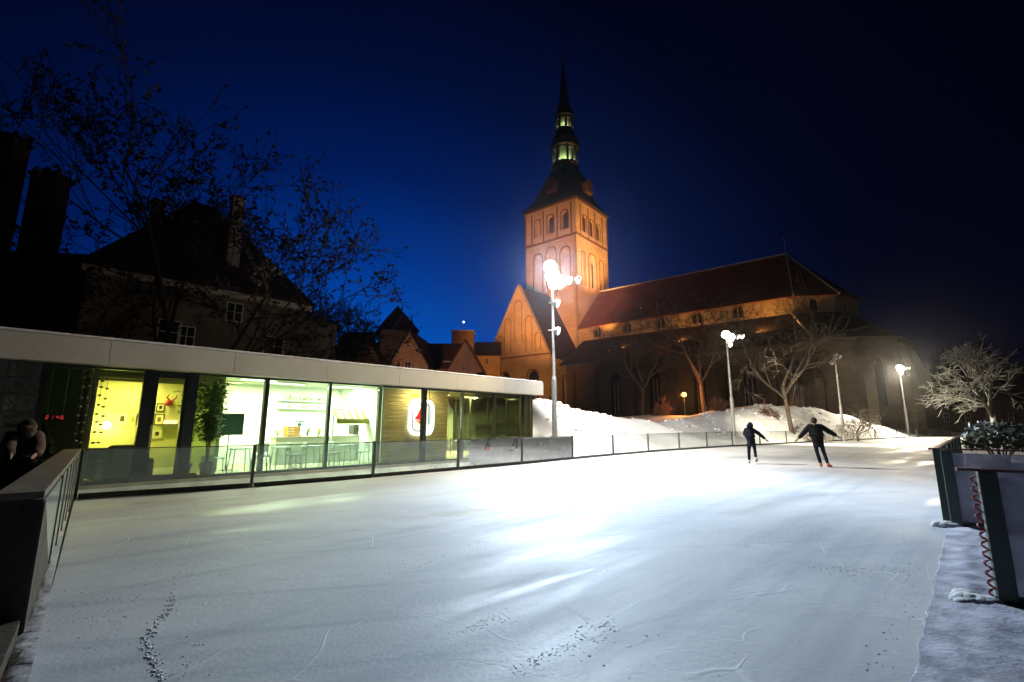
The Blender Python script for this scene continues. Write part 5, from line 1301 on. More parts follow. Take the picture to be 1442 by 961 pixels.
# long red roofs side on
def sideroof(px0, px1, py_ridge, py_eave, Y, label, mr, mw, name='townhouse', depth=9):
    a_ = aty(px0, py_eave, Y); b_ = aty(px1, py_eave, Y); t_ = aty((px0 + px1) / 2, py_ridge, Y + depth / 2); w = (b_.x - a_.x) / 2
    e = empty(name, ((a_.x + b_.x) / 2, Y, 0), 0, label, 'house'); zr = t_.z
    MB().box(-w, w, 0, depth, -.5, a_.z).build('wall', mw, e)
    MB().prism([(0, a_.z + .004), (depth, a_.z + .004), (depth / 2, zr - .2)], -w + .1, w - .1, lambda y, z, h: (h, y, z)).build('gable_wall', mw, e)
    sl = (zr - a_.z) / (depth / 2)
    slab([(-w - .2, -.3, a_.z - .1), (w + .2, -.3, a_.z - .1), (w + .2, depth / 2, zr), (-w - .2, depth / 2, zr)], .2, 'roof', mr, e)
    slab([(-w - .2, depth + .3, a_.z - .1), (w + .2, depth + .3, a_.z - .1), (w + .2, depth / 2 + .003, zr), (-w - .2, depth / 2 + .003, zr)], .2, 'roof', mr, e)
    return e, w, a_.z, zr
e, w, z0, zr = sideroof(592, 648, 484, 518, 78, 'red tiled house with two snowy roof lights between the pink gables', M_rt, M_plW)
MB().box(-w + .7, -w + 1.7, .6, 1.5, z0 + .3, z0 + 1.9).build('dormer', M_wfr, e)
MB().box(.2, 1.6, .8, 1.6, z0 + .55, z0 + 1.25).build('roof_light', M_wfr, e)
sideroof(470, 512, 468, 500, 80, 'dark roofed house left of the lattice timbered gable', M_dt, M_plG)
e, w, z0, zr = sideroof(668, 704, 482, 500, 113, 'low dark roofed house against the left foot of the chapel', M_dt, M_plW)
window(e, (0, -.02, z0 - 1.6), .8, 1.4, 0)
e, w, z0, zr = sideroof(622, 684, 486, 497, 132, 'distant dark roof with a row of chimneys left of the chapel', M_dt, M_plG)
for x in (-3.5, -1.5, 1.5, 3.8): MB().box(x - .35, x + .35, 4, 4.7, zr - .8, zr + .9).build('chimney', M_plG, e)
p = aty(651, 480, 100); t = aty(651, 467, 100)
e = empty('chimney_tower', (p.x, 100, 0), 0, 'squat square brown turret above the red roof with a snowy top', 'turret')
MB().box(-2.3, 2.3, 0, 4, 0, t.z).build('wall', M_plW, e); MB().box(-2.5, 2.5, -.2, 4.2, t.z + .002, t.z + .3).build('coping', M_snow, e)
t2 = aty(653, 451, 100)
MB().tube([(0, 2, t.z + .3), (0, 2, t2.z)], [.05, .04], 6).build('mast', M_pole, e); MB().ball((0, 2, t2.z), .28, n=8, m=6).build('lamp_globe', mat('far_lamp', (.9, .9, .9), .5, emit=(.8, .85, 1), estr=1.5), e)
# dark steep pyramid roofed turret
t = aty(560, 431, 84); b = aty(560, 470, 84)
e = empty('town_turret', (t.x, 84, 0), R(20), 'dark square turret with a steep pointed roof and weather vane', 'turret')
MB().box(-3, 3, -3, 3, 0, b.z).build('wall', M_plG, e); MB().lathe([(5.2, b.z + .003), (.08, t.z)], 4, rot=PI / 4).build('roof', M_dt, e)
MB().tube([(0, 0, t.z - .2), (0, 0, t.z + 1.4)], [.05, .03], 5).build('weather_vane', M_dark, e)
t = aty(580, 447, 90); e = empty('town_pinnacle', (t.x, 90, 0), 0, 'thin dark pinnacle just right of the pointed turret', 'spire')
MB().lathe([(.9, 0), (.9, t.z - 4), (.15, t.z - .5), (.05, t.z + .6)], 8).build('needle', M_dt, e)

# big dark house behind the cafe: long wall parallel to the cafe, hipped roof
Yc = 37.0
c1 = aty(433, 436, Yc)      # right hand eaves corner
HU = Vector((.66, .75, 0)).normalized(); HI = Vector((-HU.y, HU.x, 0)); HA = math.atan2(HU.y, HU.x)
def on_h(px, py, s=0.0):
    r = ray(px, py); o_ = Vector((c1.x, c1.y, 0)); c = Vector((0, 0, H)) - o_; t = (s - c.dot(HI)) / r.dot(HI); p = c + r * t; return p.dot(HU), p.z
hx0, hz = on_h(125, 362); hze = (hz + c1.z) / 2
rx, rz = on_h(295, 283, 5.0)
e = empty('manor_house', (c1.x, c1.y, 0), HA, 'large dark hipped roof house with pale cornice and chimneys behind the bare trees', 'house')
hl = hx0
MB().box(hl, 0, 0, 12, -.5, hze).build('wall', M_plG, e)
MB().box(hl - .25, .25, -.25, -.002, hze - .55, hze).build('cornice', mat('pale_cornice', (.50, .45, .38), .8, .1, 2), e)
slab([(hl - .4, -.5, hze + .02), (.4, -.5, hze + .02), (rx + .8, 6, rz), (rx - .8, 6, rz)], .25, 'roof', M_dt, e)
slab([(.405, -.5, hze + .02), (.405, 12.5, hze + .02), (rx + .81, 6, rz)], .25, 'roof', M_dt, e)
slab([(hl - .405, -.5, hze + .02), (hl - .405, 12.5, hze + .02), (rx - .81, 6, rz)], .25, 'roof', M_dt, e)
slab([(hl - .4, 12.5, hze + .02), (.4, 12.5, hze + .02), (rx + .8, 6.004, rz), (rx - .8, 6.004, rz)], .25, 'roof', M_dt, e)
def chimney_at(px, pyt, pyb, s, wd, m, nm='chimney'):
    x, zt_ = on_h(px, pyt, s); _, zb_ = on_h(px, pyb, s)
    MB().box(x - wd / 2, x + wd / 2, s, s + wd * .8, zb_ - 1, zt_).build(nm, m, e); MB().box(x - wd / 2 - .1, x + wd / 2 + .1, s - .1, s + wd * .8 + .1, zt_ + .003, zt_ + .18).build('chimney_cap', M_plG, e)
chimney_at(338, 280, 392, 1.2, .85, mat('pale_chimney', (.34, .29, .24), .85, .2, 3)); chimney_at(226, 285, 315, 4.5, .8, M_plG)
for (px, py, ww, hh) in ((385, 488, 1.5, 1.5), (238, 468, 1.3, 1.6), (262, 474, 1.0, 1.4), (330, 440, 1.1, 1.4)):
    x, z = on_h(px, py); window(e, (x, -.02, z), ww, hh, 0)
# annex with lower wall to its right
a0, za_ = on_h(465, 452)
MB().box(.003, max(a0, 3), .8, 7, -.5, za_).build('annex_wall', M_plG, e); slab([(.003, .5, za_ + .01), (max(a0, 3) + .2, .5, za_ + .01), (max(a0, 3) + .2, 7.2, za_ + 1.4), (.003, 7.2, za_ + 1.4)], .2, 'annex_roof', M_dt, e)
# black house far left with two tall chimneys
p = aty(60, 345, 30)
e = empty('dark_house', (p.x, 30, 0), R(8), 'unlit black house with two tall chimneys at the left edge', 'house')
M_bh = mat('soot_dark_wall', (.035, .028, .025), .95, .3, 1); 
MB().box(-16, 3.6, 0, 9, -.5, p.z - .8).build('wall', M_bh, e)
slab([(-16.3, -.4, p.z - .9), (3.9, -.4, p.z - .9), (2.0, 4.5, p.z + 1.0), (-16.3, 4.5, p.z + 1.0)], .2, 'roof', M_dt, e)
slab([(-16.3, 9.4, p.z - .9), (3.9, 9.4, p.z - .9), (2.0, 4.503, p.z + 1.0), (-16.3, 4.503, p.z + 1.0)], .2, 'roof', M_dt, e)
for (px, pyt, wpx) in ((10, 192, 46), (66, 240, 34)):
    t = aty(px, pyt, 30.5); w = wpx * 30 / F * 1.05 / 2; x = t.x - p.x
    MB().box(x - w, x + w, .6, 1.9, p.z - 2, t.z).build('chimney', mat('chimney_brick', (.07, .03, .025), .9, .3, 3), e)
    MB().box(x - w - .12, x + w + .12, .48, 2.02, t.z - .45, t.z - .2).build('chimney_band', M_bh, e)
    for q in (-.5, .5): MB().lathe([(.16, t.z), (.13, t.z + .5)], 8, (x + q * w, 1.25)).build('chimney_pot', M_bh, e)

# orange lit doorway far right + dark building behind the snow tree
p = aty(1306, 600, 88)
e = empty('kiosk', (p.x, 88, 0), 0, 'narrow orange lit door recess of a dark low building right of the church', 'kiosk')
MB().box(-1.2, 24, .3, 6, -.2, 6).build('wall', mat('brown_wall', (.10, .05, .03), .9, .3, .6), e)
MB().box(-.9, .9, .0, .28, -.1, 5.6).build('door_recess', mat('orange_door', (.45, .13, .04), .7, .2, 1), e)
slab([(-1.6, -.4, 6.05), (24.4, -.4, 6.05), (24.4, 3.2, 8.2), (-1.6, 3.2, 8.2)], .2, 'roof', M_dt, e)
for x in (4, 8, 12, 16, 20): window(e, (x, .28, 3), 1.0, 1.6, 0)
l = bpy.data.lights.new('door_lamp', 'POINT'); l.energy = 30; l.color = (1, .4, .15); l.shadow_soft_size = .1
o = bpy.data.objects.new('door_lamp', l); C.objects.link(o); o.parent = e; o.location = (0, -1.2, 4.2)
MB().box(-.1, .1, -1.1, 0, 4.5, 4.56).build('door_lamp_bracket', M_dark, e)

# ================================================================== TREES
def make_tree(name, loc, h, label, seed, crown=(.0, 0), trunk_h=.28, r0=.22, lean=(0, 0), levels=5, spread=.55, nb=(3, 4), m=None, leaves=0, leafm=None, minr=.008, cat='tree', up=.25, lf_size=.12, ratio=.72, group=None, twigs=1, twigr=None):
    rn = random.Random(seed); m = m or mat('bark', (.011, .009, .007), .9, .3, 4)
    e = empty(name, loc, 0, label, cat, group); tr = MB(); br = MB(); lf = MB(); tips = []
    def seg(p, d, L_, r, lv, mb):
        n = 4 if lv < 2 else 3; pts = [p]; rs = [r]; dd = d.copy(); r1 = r * (.62 if lv else .7)
        for i in range(n):
            wg = .05 if lv == 0 else .13 + .03 * lv; dd = (dd + Vector((rn.gauss(0, wg), rn.gauss(0, wg), rn.gauss(0, wg * .7) + (up * .12 if lv else 0)))).normalized(); pts.append(pts[-1] + dd * L_ / n); rs.append(r + (r1 - r) * (i + 1) / n)
        mb.tube(pts, rs, 8 if lv == 0 else (6 if lv == 1 else (4 if lv < 4 else 3)), caps=(lv == 0))
        if lv >= levels:
            tips.append((pts[-1], dd)); tips.append((pts[1], dd)); return
        k = rn.randint(*nb) + (1 if lv == 0 else 0)
        for j in range(k):
            f = 1.0 if j == 0 else (rn.uniform(.35, 1.0) if lv else rn.uniform(.7, 1.0)); q = f * n; i = min(int(q), n - 1); pp = pts[i].lerp(pts[i + 1], q - i)
            ax = dd.cross(Vector((rn.gauss(0, 1), rn.gauss(0, 1), rn.gauss(0, 1)))).normalized(); ang = rn.gauss(.25, .1) if j == 0 else rn.uniform(.5, 1.15) * spread * 1.6
            nd = (Matrix.Rotation(ang, 3, ax) @ dd); nd.z += up * (.5 if lv < 2 else .15); nd.normalize()
            ll = L_ * ratio * rn.uniform(.75, 1.2) * (1.35 if lv == 0 else 1)
            seg(pp, nd, ll, max(r1 * (.95 if j == 0 else rn.uniform(.6, .82)), minr), lv + 1, br)
    seg(Vector((0, 0, -.3)), Vector((lean[0], lean[1], 1)).normalized(), h * trunk_h, r0, 0, tr)
    zs = max(p.z for p, d in tips) if tips else h
    # scale crown so that the tree has the height asked for
    k = h / zs
    for mb in (tr, br): mb.v = [(v[0] * k, v[1] * k, v[2] * k) for v in mb.v]
    for i in range(leaves):
        p, d = rn.choice(tips); c = p * k + Vector((rn.gauss(0, .07), rn.gauss(0, .07), rn.gauss(0, .07))); s_ = lf_size * rn.uniform(.5, 1.3)
        a = Vector((rn.gauss(0, 1), rn.gauss(0, 1), rn.gauss(0, 1))).normalized() * s_; b = a.cross(Vector((rn.gauss(0, 1), rn.gauss(0, 1), rn.gauss(0, 1)))).normalized() * s_ * .6
        lf.add([c - a, c + b, c + a, c - b], [(0, 1, 2, 3)])
    tr.build('trunk', m, e, smooth=True); br.build('crown', m, e, smooth=True, stuff=True)
    if leaves: lf.build('dead_leaves', leafm or mat('dead_leaf', (.012, .009, .007), .8, .3, 6), e, stuff=True)
    return e
p = aty(228, 470, 24); make_tree('bare_tree', (p.x, 24, 0), 21.0, 'tall bare tree with clinging leaves, its trunk left of the dark house peak', 18, r0=.38, levels=6, nb=(3, 3), spread=.42, minr=.036, leaves=6500, trunk_h=.42, lean=(.02, 0), up=.26, lf_size=.11)
p = aty(282, 480, 23); make_tree('bare_tree', (p.x, 23, 0), 17.0, 'bare tree with a trunk leaning right in front of the dark house', 21, r0=.30, levels=6, nb=(3, 3), spread=.44, minr=.034, leaves=4600, trunk_h=.44, lean=(.13, 0), up=.16, lf_size=.105)
p = aty(100, 470, 26); make_tree('bare_tree', (p.x, 26, 0), 12.5, 'smaller leafy-twigged tree between the tall chimneys and the tall tree', 33, r0=.22, levels=5, nb=(3, 4), spread=.55, minr=.022, leaves=1800, trunk_h=.4, up=.15, lf_size=.16)
p = aty(468, 505, 50); make_tree('bare_tree', (p.x, 50, 0), 19.0, 'slender bare tree right of the dark house against the brightest sky', 41, r0=.24, levels=6, nb=(3, 4), spread=.55, trunk_h=.26, up=.3, minr=.028)
p = aty(415, 505, 33); make_tree('bare_tree', (p.x, 33, 0), 8.2, 'small tree with clinging leaves at the right corner of the dark house', 48, r0=.14, levels=5, nb=(3, 4), spread=.6, leaves=1200, trunk_h=.25, up=.2, minr=.02, lf_size=.13)
M_bk = mat('bark_grey', (.07, .052, .036), .9, .3, 4, .3, 20)
def bz(x, y): return bank_h(x, y)
p = aty(992, 590, 62); make_tree('bare_tree', (p.x, 62, bz(p.x, 62)), 22, 'tall bare tree in front of the dark aisle wall left of the middle floodlight pole', 52, m=M_bk, r0=.32, levels=6, nb=(3, 4), spread=.55, trunk_h=.26, up=.22, minr=.018)
p = aty(1113, 585, 50); make_tree('bare_tree', (p.x, 50, bz(p.x, 50)), 18.5, 'tall bare tree on the snow bank between the two skaters', 64, m=M_bk, r0=.30, levels=6, nb=(3, 4), spread=.5, trunk_h=.34, up=.20, minr=.014)
p = aty(905, 580, 70); make_tree('bare_tree', (p.x, 70, bz(p.x, 70)), 15, 'bare tree near the lit spot of the aisle roof', 69, m=M_bk, r0=.24, levels=6, nb=(3, 3), spread=.55, trunk_h=.3, up=.2, minr=.02)
M_sb = snowtop_mat('snowy_bark', (.10, .07, .045), (.72, .72, .70), .45, .75)
p = aty(1205, 590, 50); make_tree('small_snowy_tree', (p.x, 50, bz(p.x, 50)), 3.6, 'small tree with snow along its twigs beside the unlit floodlight pole', 75, m=M_sb, r0=.10, levels=5, nb=(3, 4), spread=.8, trunk_h=.25, up=.0, minr=.014)
p = aty(1150, 585, 47); make_tree('small_snowy_tree', (p.x, 47, bz(p.x, 47)), 1.9, 'low bare bushy tree on the bank just left of the right skater', 76, m=M_sb, r0=.09, levels=5, nb=(3, 4), spread=.9, trunk_h=.2, up=-.05, minr=.012)
for px, Y, h, sd, lb in ((1020, 56, 1.9, 80, 'low bare bush on the crest left of the left skater'), (1085, 52, 1.9, 81, 'bare bush at the foot of the tall tree on the snow bank'), (935, 62, 2.8, 82, 'reddish bush near the orange street lamp')):
    p = aty(px, 590, Y); make_tree('bush', (p.x, Y, bz(p.x, Y)), h, lb, sd, m=mat('bush_twig', (.14, .07, .045), .9, .3, 3), r0=.05, levels=4, nb=(4, 5), spread=1.0, trunk_h=.15, up=.0, minr=.014, cat='bush')
# snow laden tree on the right
M_ss = snowtop_mat('snow_laden_bark', (.05, .045, .03), (.85, .87, .80), .0, .3)
p = aty(1397, 590, 36); make_tree('snow_covered_tree', (p.x, 36, 0), 8.6, 'tree thickly covered in snow at the right edge, lit against the dark sky', 95, m=M_ss, r0=.17, levels=6, nb=(3, 3), spread=.52, trunk_h=.26, up=.12, minr=.020, ratio=.70)
# dark tree masses behind
for px, Y, h, sd, lb in ((1275, 120, 19, 101, 'dark distant tree just right of the church apse'), (1330, 110, 20, 102, 'dark distant tree above the orange door'), (1400, 105, 22, 103, 'dark distant tree behind the snow covered tree'), (1460, 100, 20, 104, 'dark distant tree cut by the right edge')):
    p = aty(px, 590, Y); make_tree('dark_tree', (p.x, Y, 0), h, lb, sd, m=mat('black_bark', (.02, .018, .016), .95), r0=.5, levels=5, nb=(4, 5), spread=.6, trunk_h=.2, up=.15, minr=.05, leaves=2600, leafm=mat('black_leaf', (.02, .02, .018), .9), lf_size=.45)
# snowy shrub in the planter behind the right barrier
p = atz(1403, 655, .15); 
p = aty(1404, 612, 11.0)
e = empty('planter_shrub', (p.x, 11.0, .25), .4, 'low round shrub with snow on its leaves behind the right glass barrier', 'shrub')
MB().lathe([(.28, 0), (.36, .55), (.38, .6), (.33, .6), (.3, .5)], 14).build('pot', mat('planter_grey', (.12, .12, .12), .7, .2, 4), e)
rn = random.Random(6); lf = MB(); sn = MB(); st = MB()
for k in range(1500):
    a = rn.uniform(0, 2 * PI); u = rn.uniform(-.5, 1); rr_ = math.sqrt(1 - u * u * .8) * rn.uniform(.55, 1) * .62
    c = Vector((rr_ * math.cos(a) * 1.05, rr_ * math.sin(a), 1.12 + u * .36 + rn.gauss(0, .03))); d = Vector((rn.gauss(0, 1), rn.gauss(0, 1), rn.gauss(0, .7))).normalized() * .075; s_ = d.cross(Vector((rn.gauss(0, 1), rn.gauss(0, 1), 1))).normalized() * .028
    (sn if (u > .1 and rn.random() < .33) else lf).add([c - d, c + s_, c + d, c - s_], [(0, 1, 2, 3)])
for k in range(14):
    a = rn.uniform(0, 2 * PI); st.tube([(0, 0, .45), (.25 * math.cos(a), .25 * math.sin(a), .9), (.5 * math.cos(a), .5 * math.sin(a), 1.15)], [.02, .014, .006], 5)
st.build('stem', mat('stem_brown', (.06, .04, .03), .9), e); lf.build('foliage', mat('dark_shrub_leaf', (.04, .055, .02), .6, .4, 8), e, stuff=True); sn.build('snow_flakes_on_leaves', M_snow, e, stuff=True)

# ================================================================== PEOPLE
def skin(name, joints, edges, parent, m, sub=2, root=0, smooth=True):
    """one continuous tapered surface grown over a skeleton"""
    me = bpy.data.meshes.new(name); me.from_pydata([j[0] for j in joints], edges, []); me.update()
    o = bpy.data.objects.new(name, me); C.objects.link(o)
    md = o.modifiers.new('Skin', 'SKIN')
    if not me.skin_vertices: 
        bmx = bmesh.new(); bmx.from_mesh(me); bmx.verts.layers.skin.verify(); bmx.to_mesh(me); bmx.free()
    for i, j in enumerate(joints):
        sv = me.skin_vertices[0].data[i]; r = j[1]; sv.radius = (r, r) if not isinstance(r, tuple) else r; sv.use_root = (i == root)
    ss = o.modifiers.new('Sub', 'SUBSURF'); ss.levels = sub; ss.render_levels = sub
    bpy.context.view_layer.update()
    dg_ = bpy.context.evaluated_depsgraph_get(); me2 = bpy.data.meshes.new_from_object(o.evaluated_get(dg_))
    o.modifiers.clear(); o.data = me2; me2.name = name; me2.materials.clear(); me2.materials.append(m)
    if smooth: me2.polygons.foreach_set('use_smooth', [True] * len(me2.polygons))
    if parent: o.parent = parent
    return o
M_skin = mat('skin', (.40, .25, .18), .6, .05, 20)
def hand(js, ed, wrist_i, w, d, side, rad=1.0):
    """palm, four unequal fingers and a thumb; w wrist point, d direction, side = across the palm"""
    w = Vector(w); d = Vector(d).normalized(); s = Vector(side).normalized(); nrm_ = d.cross(s)
    pi = len(js); js.append((w + d * .05, .032 * rad)); ed.append((wrist_i, pi)); p2 = len(js); js.append((w + d * .085, .030 * rad)); ed.append((pi, p2))
    for k, (o_, L_) in enumerate([(-.027, .075), (-.009, .085), (.009, .08), (.026, .062)]):
        b = w + d * .095 + s * o_; a0_ = len(js); js.append((b, .0095)); ed.append((p2, a0_)); js.append((b + d * L_ * .5 + nrm_ * .008, .009)); ed.append((a0_, a0_ + 1)); js.append((b + d * L_ * .95 + nrm_ * .026, .0075)); ed.append((a0_ + 1, a0_ + 2))
    a0_ = len(js); js.append((w + d * .045 - s * .038, .011)); ed.append((pi, a0_)); js.append((w + d * .08 - s * .058, .0095)); ed.append((a0_, a0_ + 1))
def person(loc, rz, label, J, cloth, hair, jacket_len=.85, hood=False, skates=None, scale=1.0, hatc=None, bulk=1.0):
    """J: joint positions in metres: pelvis, chest, neck, head, shL, elL, haL, shR, elR, haR, hipL, knL, anL, toeL, hipR, knR, anR, toeR"""
    e = empty('person', loc, rz, label, 'person'); e.scale = (scale,) * 3; V = {k: Vector(v) for k, v in J.items()}; BK = bulk
    js = []; ed = []
    def add(p, r, to=None):
        js.append((Vector(p), r)); 
        if to is not None: ed.append((to, len(js) - 1))
        return len(js) - 1
    pel = add(V['pelvis'], (.125, .10)); mid = add(V['pelvis'].lerp(V['chest'], .5), (.12, .095), pel); ch = add(V['chest'], (.135, .10), mid); nk = add(V['neck'], .052, ch)
    hd = V['head']; up_ = (hd - V['neck']).normalized(); h0 = add(hd - up_ * .05, .072, nk); h1_ = add(hd + up_ * .05, .085, h0); add(hd + up_ * .10, .06, h1_)
    for s in 'LR':
        sh = add(V['sh' + s], .062, ch); el = add(V['el' + s], .044, sh); wr = add(V['el' + s].lerp(V['ha' + s], .92), .028, el)
        d = (V['ha' + s] - V['el' + s]).normalized(); hand(js, ed, wr, V['el' + s].lerp(V['ha' + s], .92), d, d.cross(Vector((0, 1, 0))))
        hp = add(V['hip' + s], .092, pel); th = add(V['hip' + s].lerp(V['kn' + s], .5), .078, hp); kn = add(V['kn' + s], .056, th); cf = add(V['kn' + s].lerp(V['an' + s], .4), .056, kn); an = add(V['an' + s], .038, cf); add(V['toe' + s], .034, an)
    body = skin('body', js, ed, e, M_skin, 2)
    # face: nose, ears, eyes
    fwd = J.get('face', (0, 1, 0)); fwd = Vector(fwd).normalized(); sd = fwd.cross(Vector((0, 0, 1))).normalized()
    fc = MB(); fc.ball(hd + fwd * .098 + up_ * .0, .013, .016, .02, 6, 5); fc.ball(hd + sd * .088, .012, .02, .03, 6, 5); fc.ball(hd - sd * .088, .012, .02, .03, 6, 5)
    fc.build('nose_and_ears', M_skin, e, smooth=True)
    ey = MB(); [ey.ball(hd + fwd * .084 + sd * q * .032 + up_ * .028, .011, n=6, m=5) for q in (-1, 1)]; ey.build('eyes', M_ink, e, smooth=True)
    MB().ball(hd + fwd * .088 - up_ * .045, .022, .008, .007, 6, 4).build('mouth', mat('lips', (.3, .1, .09), .6), e, smooth=True)
    # clothes follow the body
    cj = []; ce = []
    def ca(p, r, to=None):
        cj.append((Vector(p), r)); 
        if to is not None: ce.append((to, len(cj) - 1))
        return len(cj) - 1
    low = V['pelvis'] + (V['pelvis'] - V['chest']).normalized() * (.10 if jacket_len < .9 else .26)
    a0 = ca(low, (.185 * BK, .15 * BK)); a1 = ca(V['pelvis'], (.175 * BK, .145 * BK), a0); a2 = ca(V['pelvis'].lerp(V['chest'], .5), (.168 * BK, .138 * BK), a1); a3 = ca(V['chest'], (.195 * BK, .15 * BK), a2); a4 = ca(V['neck'] - up_ * .02, .085, a3)
    for s in 'LR':
        b0 = ca(V['sh' + s], .098 * BK, a3); b1 = ca(V['sh' + s].lerp(V['el' + s], .5), .084 * BK, b0); b2 = ca(V['el' + s], .074 * BK, b1); b3 = ca(V['el' + s].lerp(V['ha' + s], .5), .066 * BK, b2); ca(V['el' + s].lerp(V['ha' + s], .90), .05 * BK, b3)
    skin('jacket', cj, ce, e, cloth[0], 2, root=1)
    tj = []; te = []
    tj.append((V['pelvis'], (.14, .12)))
    for s in 'LR':
        n0 = len(tj); tj.append((V['hip' + s], .105)); te.append((0, n0)); tj.append((V['hip' + s].lerp(V['kn' + s], .5), .09)); te.append((n0, n0 + 1)); tj.append((V['kn' + s], .07)); te.append((n0 + 1, n0 + 2)); tj.append((V['kn' + s].lerp(V['an' + s], .5), .068)); te.append((n0 + 2, n0 + 3)); tj.append((V['kn' + s].lerp(V['an' + s], .93), .058)); te.append((n0 + 3, n0 + 4))
    skin('trousers', tj, te, e, cloth[1], 2)
    for s in 'LR':
        an, to = V['an' + s], V['toe' + s]; d = (to - an); d.z = 0; d = d.normalized()
        sj = [(an + Vector((0, 0, .07)), .058), (an, .056), (an + d * .07 - Vector((0, 0, .03)), .05), (an + d * .17 - Vector((0, 0, .045)), .042), (an - d * .04 - Vector((0, 0, .03)), .05)]
        sk_ = skin('skate' if skates else 'boot', sj, [(0, 1), (1, 2), (2, 3), (1, 4)], e, skates or M_dark, 2)
        if skates:
            c = an - Vector((0, 0, .09)); MB().bar(c - d * .12 - Vector((0, 0, .018)), c + d * .22 - Vector((0, 0, .018)), .008, .035).build('blade', M_pole, sk_)
            MB().bar(c - d * .06 - Vector((0, 0, .0)), c - d * .04 + Vector((0, 0, .035)), .03, .02).build('blade_post', M_dark, sk_); MB().bar(c + d * .12, c + d * .14 + Vector((0, 0, .035)), .03, .02).build('blade_post', M_dark, sk_)
    hm = MB(); hb = hd - fwd * .018 + up_ * .022; hm.ball(hb, .108, .112, .122, 14, 10); hm.v = [v for v in hm.v]
    if hood:
        MB().tube([V['neck'] - fwd * .05, V['neck'] - fwd * .02 + up_ * .03, hd - fwd * .05, hd - fwd * .02 + up_ * .10], [.11, .125, .13, .08], 14).build('hood', cloth[0], e, smooth=True)
    # hair / hat: cap cut away in front of the face
    vs = []; keep = []
    for f_ in hm.f:
        c = sum((Vector(hm.v[i]) for i in f_), Vector()) / len(f_) - hb
        if c.dot(fwd) < .045 or c.dot(up_) > .055: keep.append(f_)
    hm.f = keep; hm.build('hat' if hatc else 'hair', hatc or hair, e, smooth=True)
    return e
M_bk1 = mat('black_jacket', (.007, .007, .008), .8, .3, 6, .5, 14, spec=.12); M_navy = mat('navy_jacket', (.008, .009, .02), .8, .3, 6, .5, 14, spec=.12); M_jean = mat('dark_jeans', (.011, .014, .028), .9, .2, 20, spec=.1); M_tight = mat('navy_leggings', (.009, .01, .02), .9, spec=.1)
M_hair = mat('dark_hair', (.015, .011, .009), .8); M_osk = mat('orange_skate', (.50, .13, .05), .5, .2, 10); M_wsk = mat('white_skate', (.7, .7, .68), .5)
sp1 = atz(1160, 658, 0)
person((sp1.x, sp1.y, .095), -.45, 'taller skater in a black jacket and jeans with arms held out and orange skates', dict(
    pelvis=(-.10, 0, .90), chest=(-.13, .02, 1.28), neck=(-.14, .0, 1.47), head=(-.15, -.01, 1.63), shL=(-.34, 0, 1.40), elL=(-.54, .06, 1.16), haL=(-.74, .12, .94), shR=(.08, 0, 1.40), elR=(.33, .05, 1.22), haR=(.58, .12, 1.05),
    hipL=(-.19, 0, .86), knL=(-.16, .05, .47), anL=(-.08, -.03, .0), toeL=(-.08, .1, -.04), hipR=(-.01, 0, .86), knR=(.06, .04, .46), anR=(.14, -.10, .0), toeR=(.24, -.0, -.04)),
    (M_bk1, M_jean), M_hair, skates=M_osk, jacket_len=.95, scale=1.08, bulk=1.3)
sp2 = atz(1061, 653, 0)
person((sp2.x, sp2.y, .095), -.4, 'slimmer skater in a navy hooded jacket with one arm stretched out to the right', dict(
    pelvis=(-.02, 0, .88), chest=(-.06, .02, 1.22), neck=(-.03, .0, 1.38), head=(-.0, .0, 1.52), shL=(-.20, 0, 1.31), elL=(-.24, .14, 1.10), haL=(-.15, .30, 1.15), shR=(.11, 0, 1.32), elR=(.33, .0, 1.15), haR=(.56, .0, .92),
    hipL=(-.09, 0, .85), knL=(-.13, .03, .45), anL=(-.15, -.02, .0), toeL=(-.15, .1, -.04), hipR=(.06, 0, .85), knR=(.10, .02, .50), anR=(.10, -.22, .12), toeR=(.13, -.16, .0)),
    (M_navy, M_tight), M_hair, skates=M_wsk, hood=True, jacket_len=.92, scale=1.04, bulk=1.12)
p = aty(14, 724, 8.9)
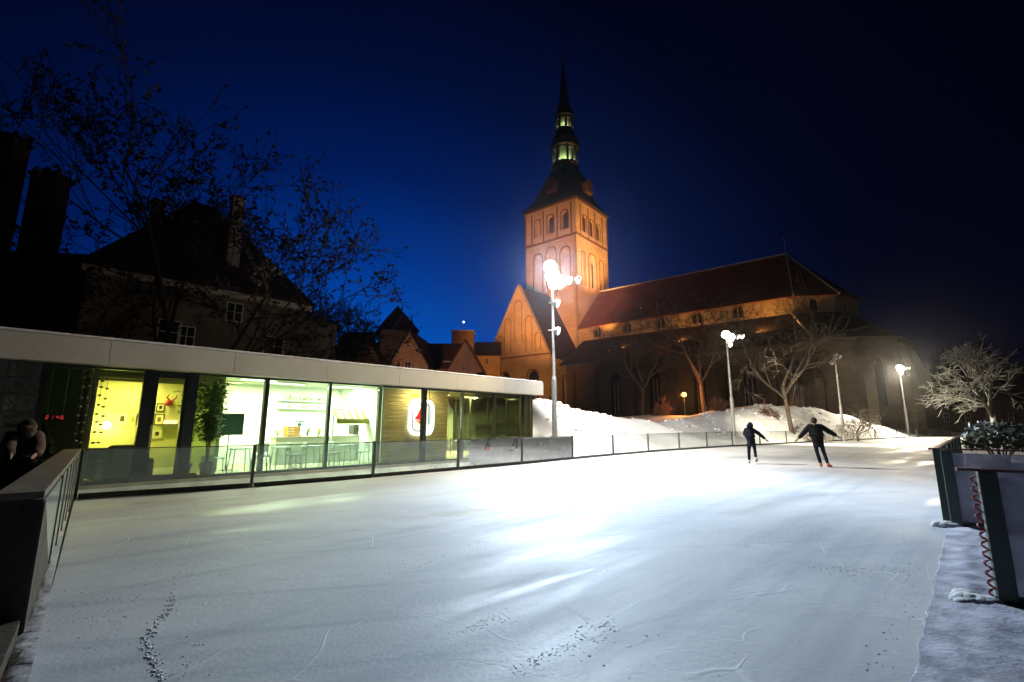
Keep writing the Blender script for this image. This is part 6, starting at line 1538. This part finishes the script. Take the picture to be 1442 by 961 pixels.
person((p.x, 8.9, .09), -.75, 'dim onlooker in a reddish brown coat and dark hat leaning on the left board', dict(
    pelvis=(-.05, 0, .92), chest=(.14, .02, 1.28), neck=(.25, .02, 1.44), head=(.36, .02, 1.58), shL=(.16, -.17, 1.38), elL=(.42, -.18, 1.16), haL=(.64, -.14, 1.10), shR=(.16, .19, 1.38), elR=(.42, .20, 1.14), haR=(.66, .16, 1.08),
    hipL=(-.05, -.09, .88), knL=(-.08, -.1, .47), anL=(-.22, -.1, .0), toeL=(-.08, -.1, -.04), hipR=(-.05, .09, .88), knR=(.04, .1, .48), anR=(.0, .1, .0), toeR=(.14, .1, -.04), face=(1, 0, -.1)),
    (mat('brown_red_coat', (.055, .036, .03), .8, .2, 8, .3, 20), mat('black_trousers', (.012, .012, .014), .9)), M_hair, skates=M_wsk, hood=True, jacket_len=.95, bulk=1.4, hatc=mat('black_hat', (.01, .01, .01), .9))
# crate-like grey box beside the rail end (dark equipment box behind the glass)
a = RAIL[5] + Vector((-1.5, .3, 0)); 
e = empty('grey_equipment_box', a + Vector((.3, .0, 0)), math.atan2(.72, .69), 'grey equipment box standing behind the glass barrier below the first floodlight pole', 'box')
MB().box(-1.55, 1.55, -.25, .25, .05, 1.0).build('body', mat('grey_box', (.22, .22, .25), .6, .1, 3), e, bevel=.02); MB().box(-1.6, 1.6, -.3, .3, 1.003, 1.06).build('lid', mat('grey_box_lid', (.3, .3, .32), .6), e, bevel=.01)
for x in (-1.4, 1.4): MB().box(x - .1, x + .1, -.2, .2, 0, .048).build('foot', M_dark, e)

# ================================================================== AIR: thin scattering volume added to give the lamps a glow
MB().box(-200, 260, -12, 240, -1.7, 135).build('lamp_glow_haze', None, None)
hz = bpy.data.objects['lamp_glow_haze']; hm_ = bpy.data.materials.new('added_glow_air'); hm_.use_nodes = True; hn = hm_.node_tree; hn.nodes.clear()
ho = hn.nodes.new('ShaderNodeOutputMaterial'); hv = hn.nodes.new('ShaderNodeVolumePrincipled'); hv.inputs['Color'].default_value = (.95, .97, 1, 1); hv.inputs['Density'].default_value = .00024; hv.inputs['Anisotropy'].default_value = .93
hn.links.new(hv.outputs[0], ho.inputs['Volume']); hz.data.materials.append(hm_); hz['kind'] = 'stuff'
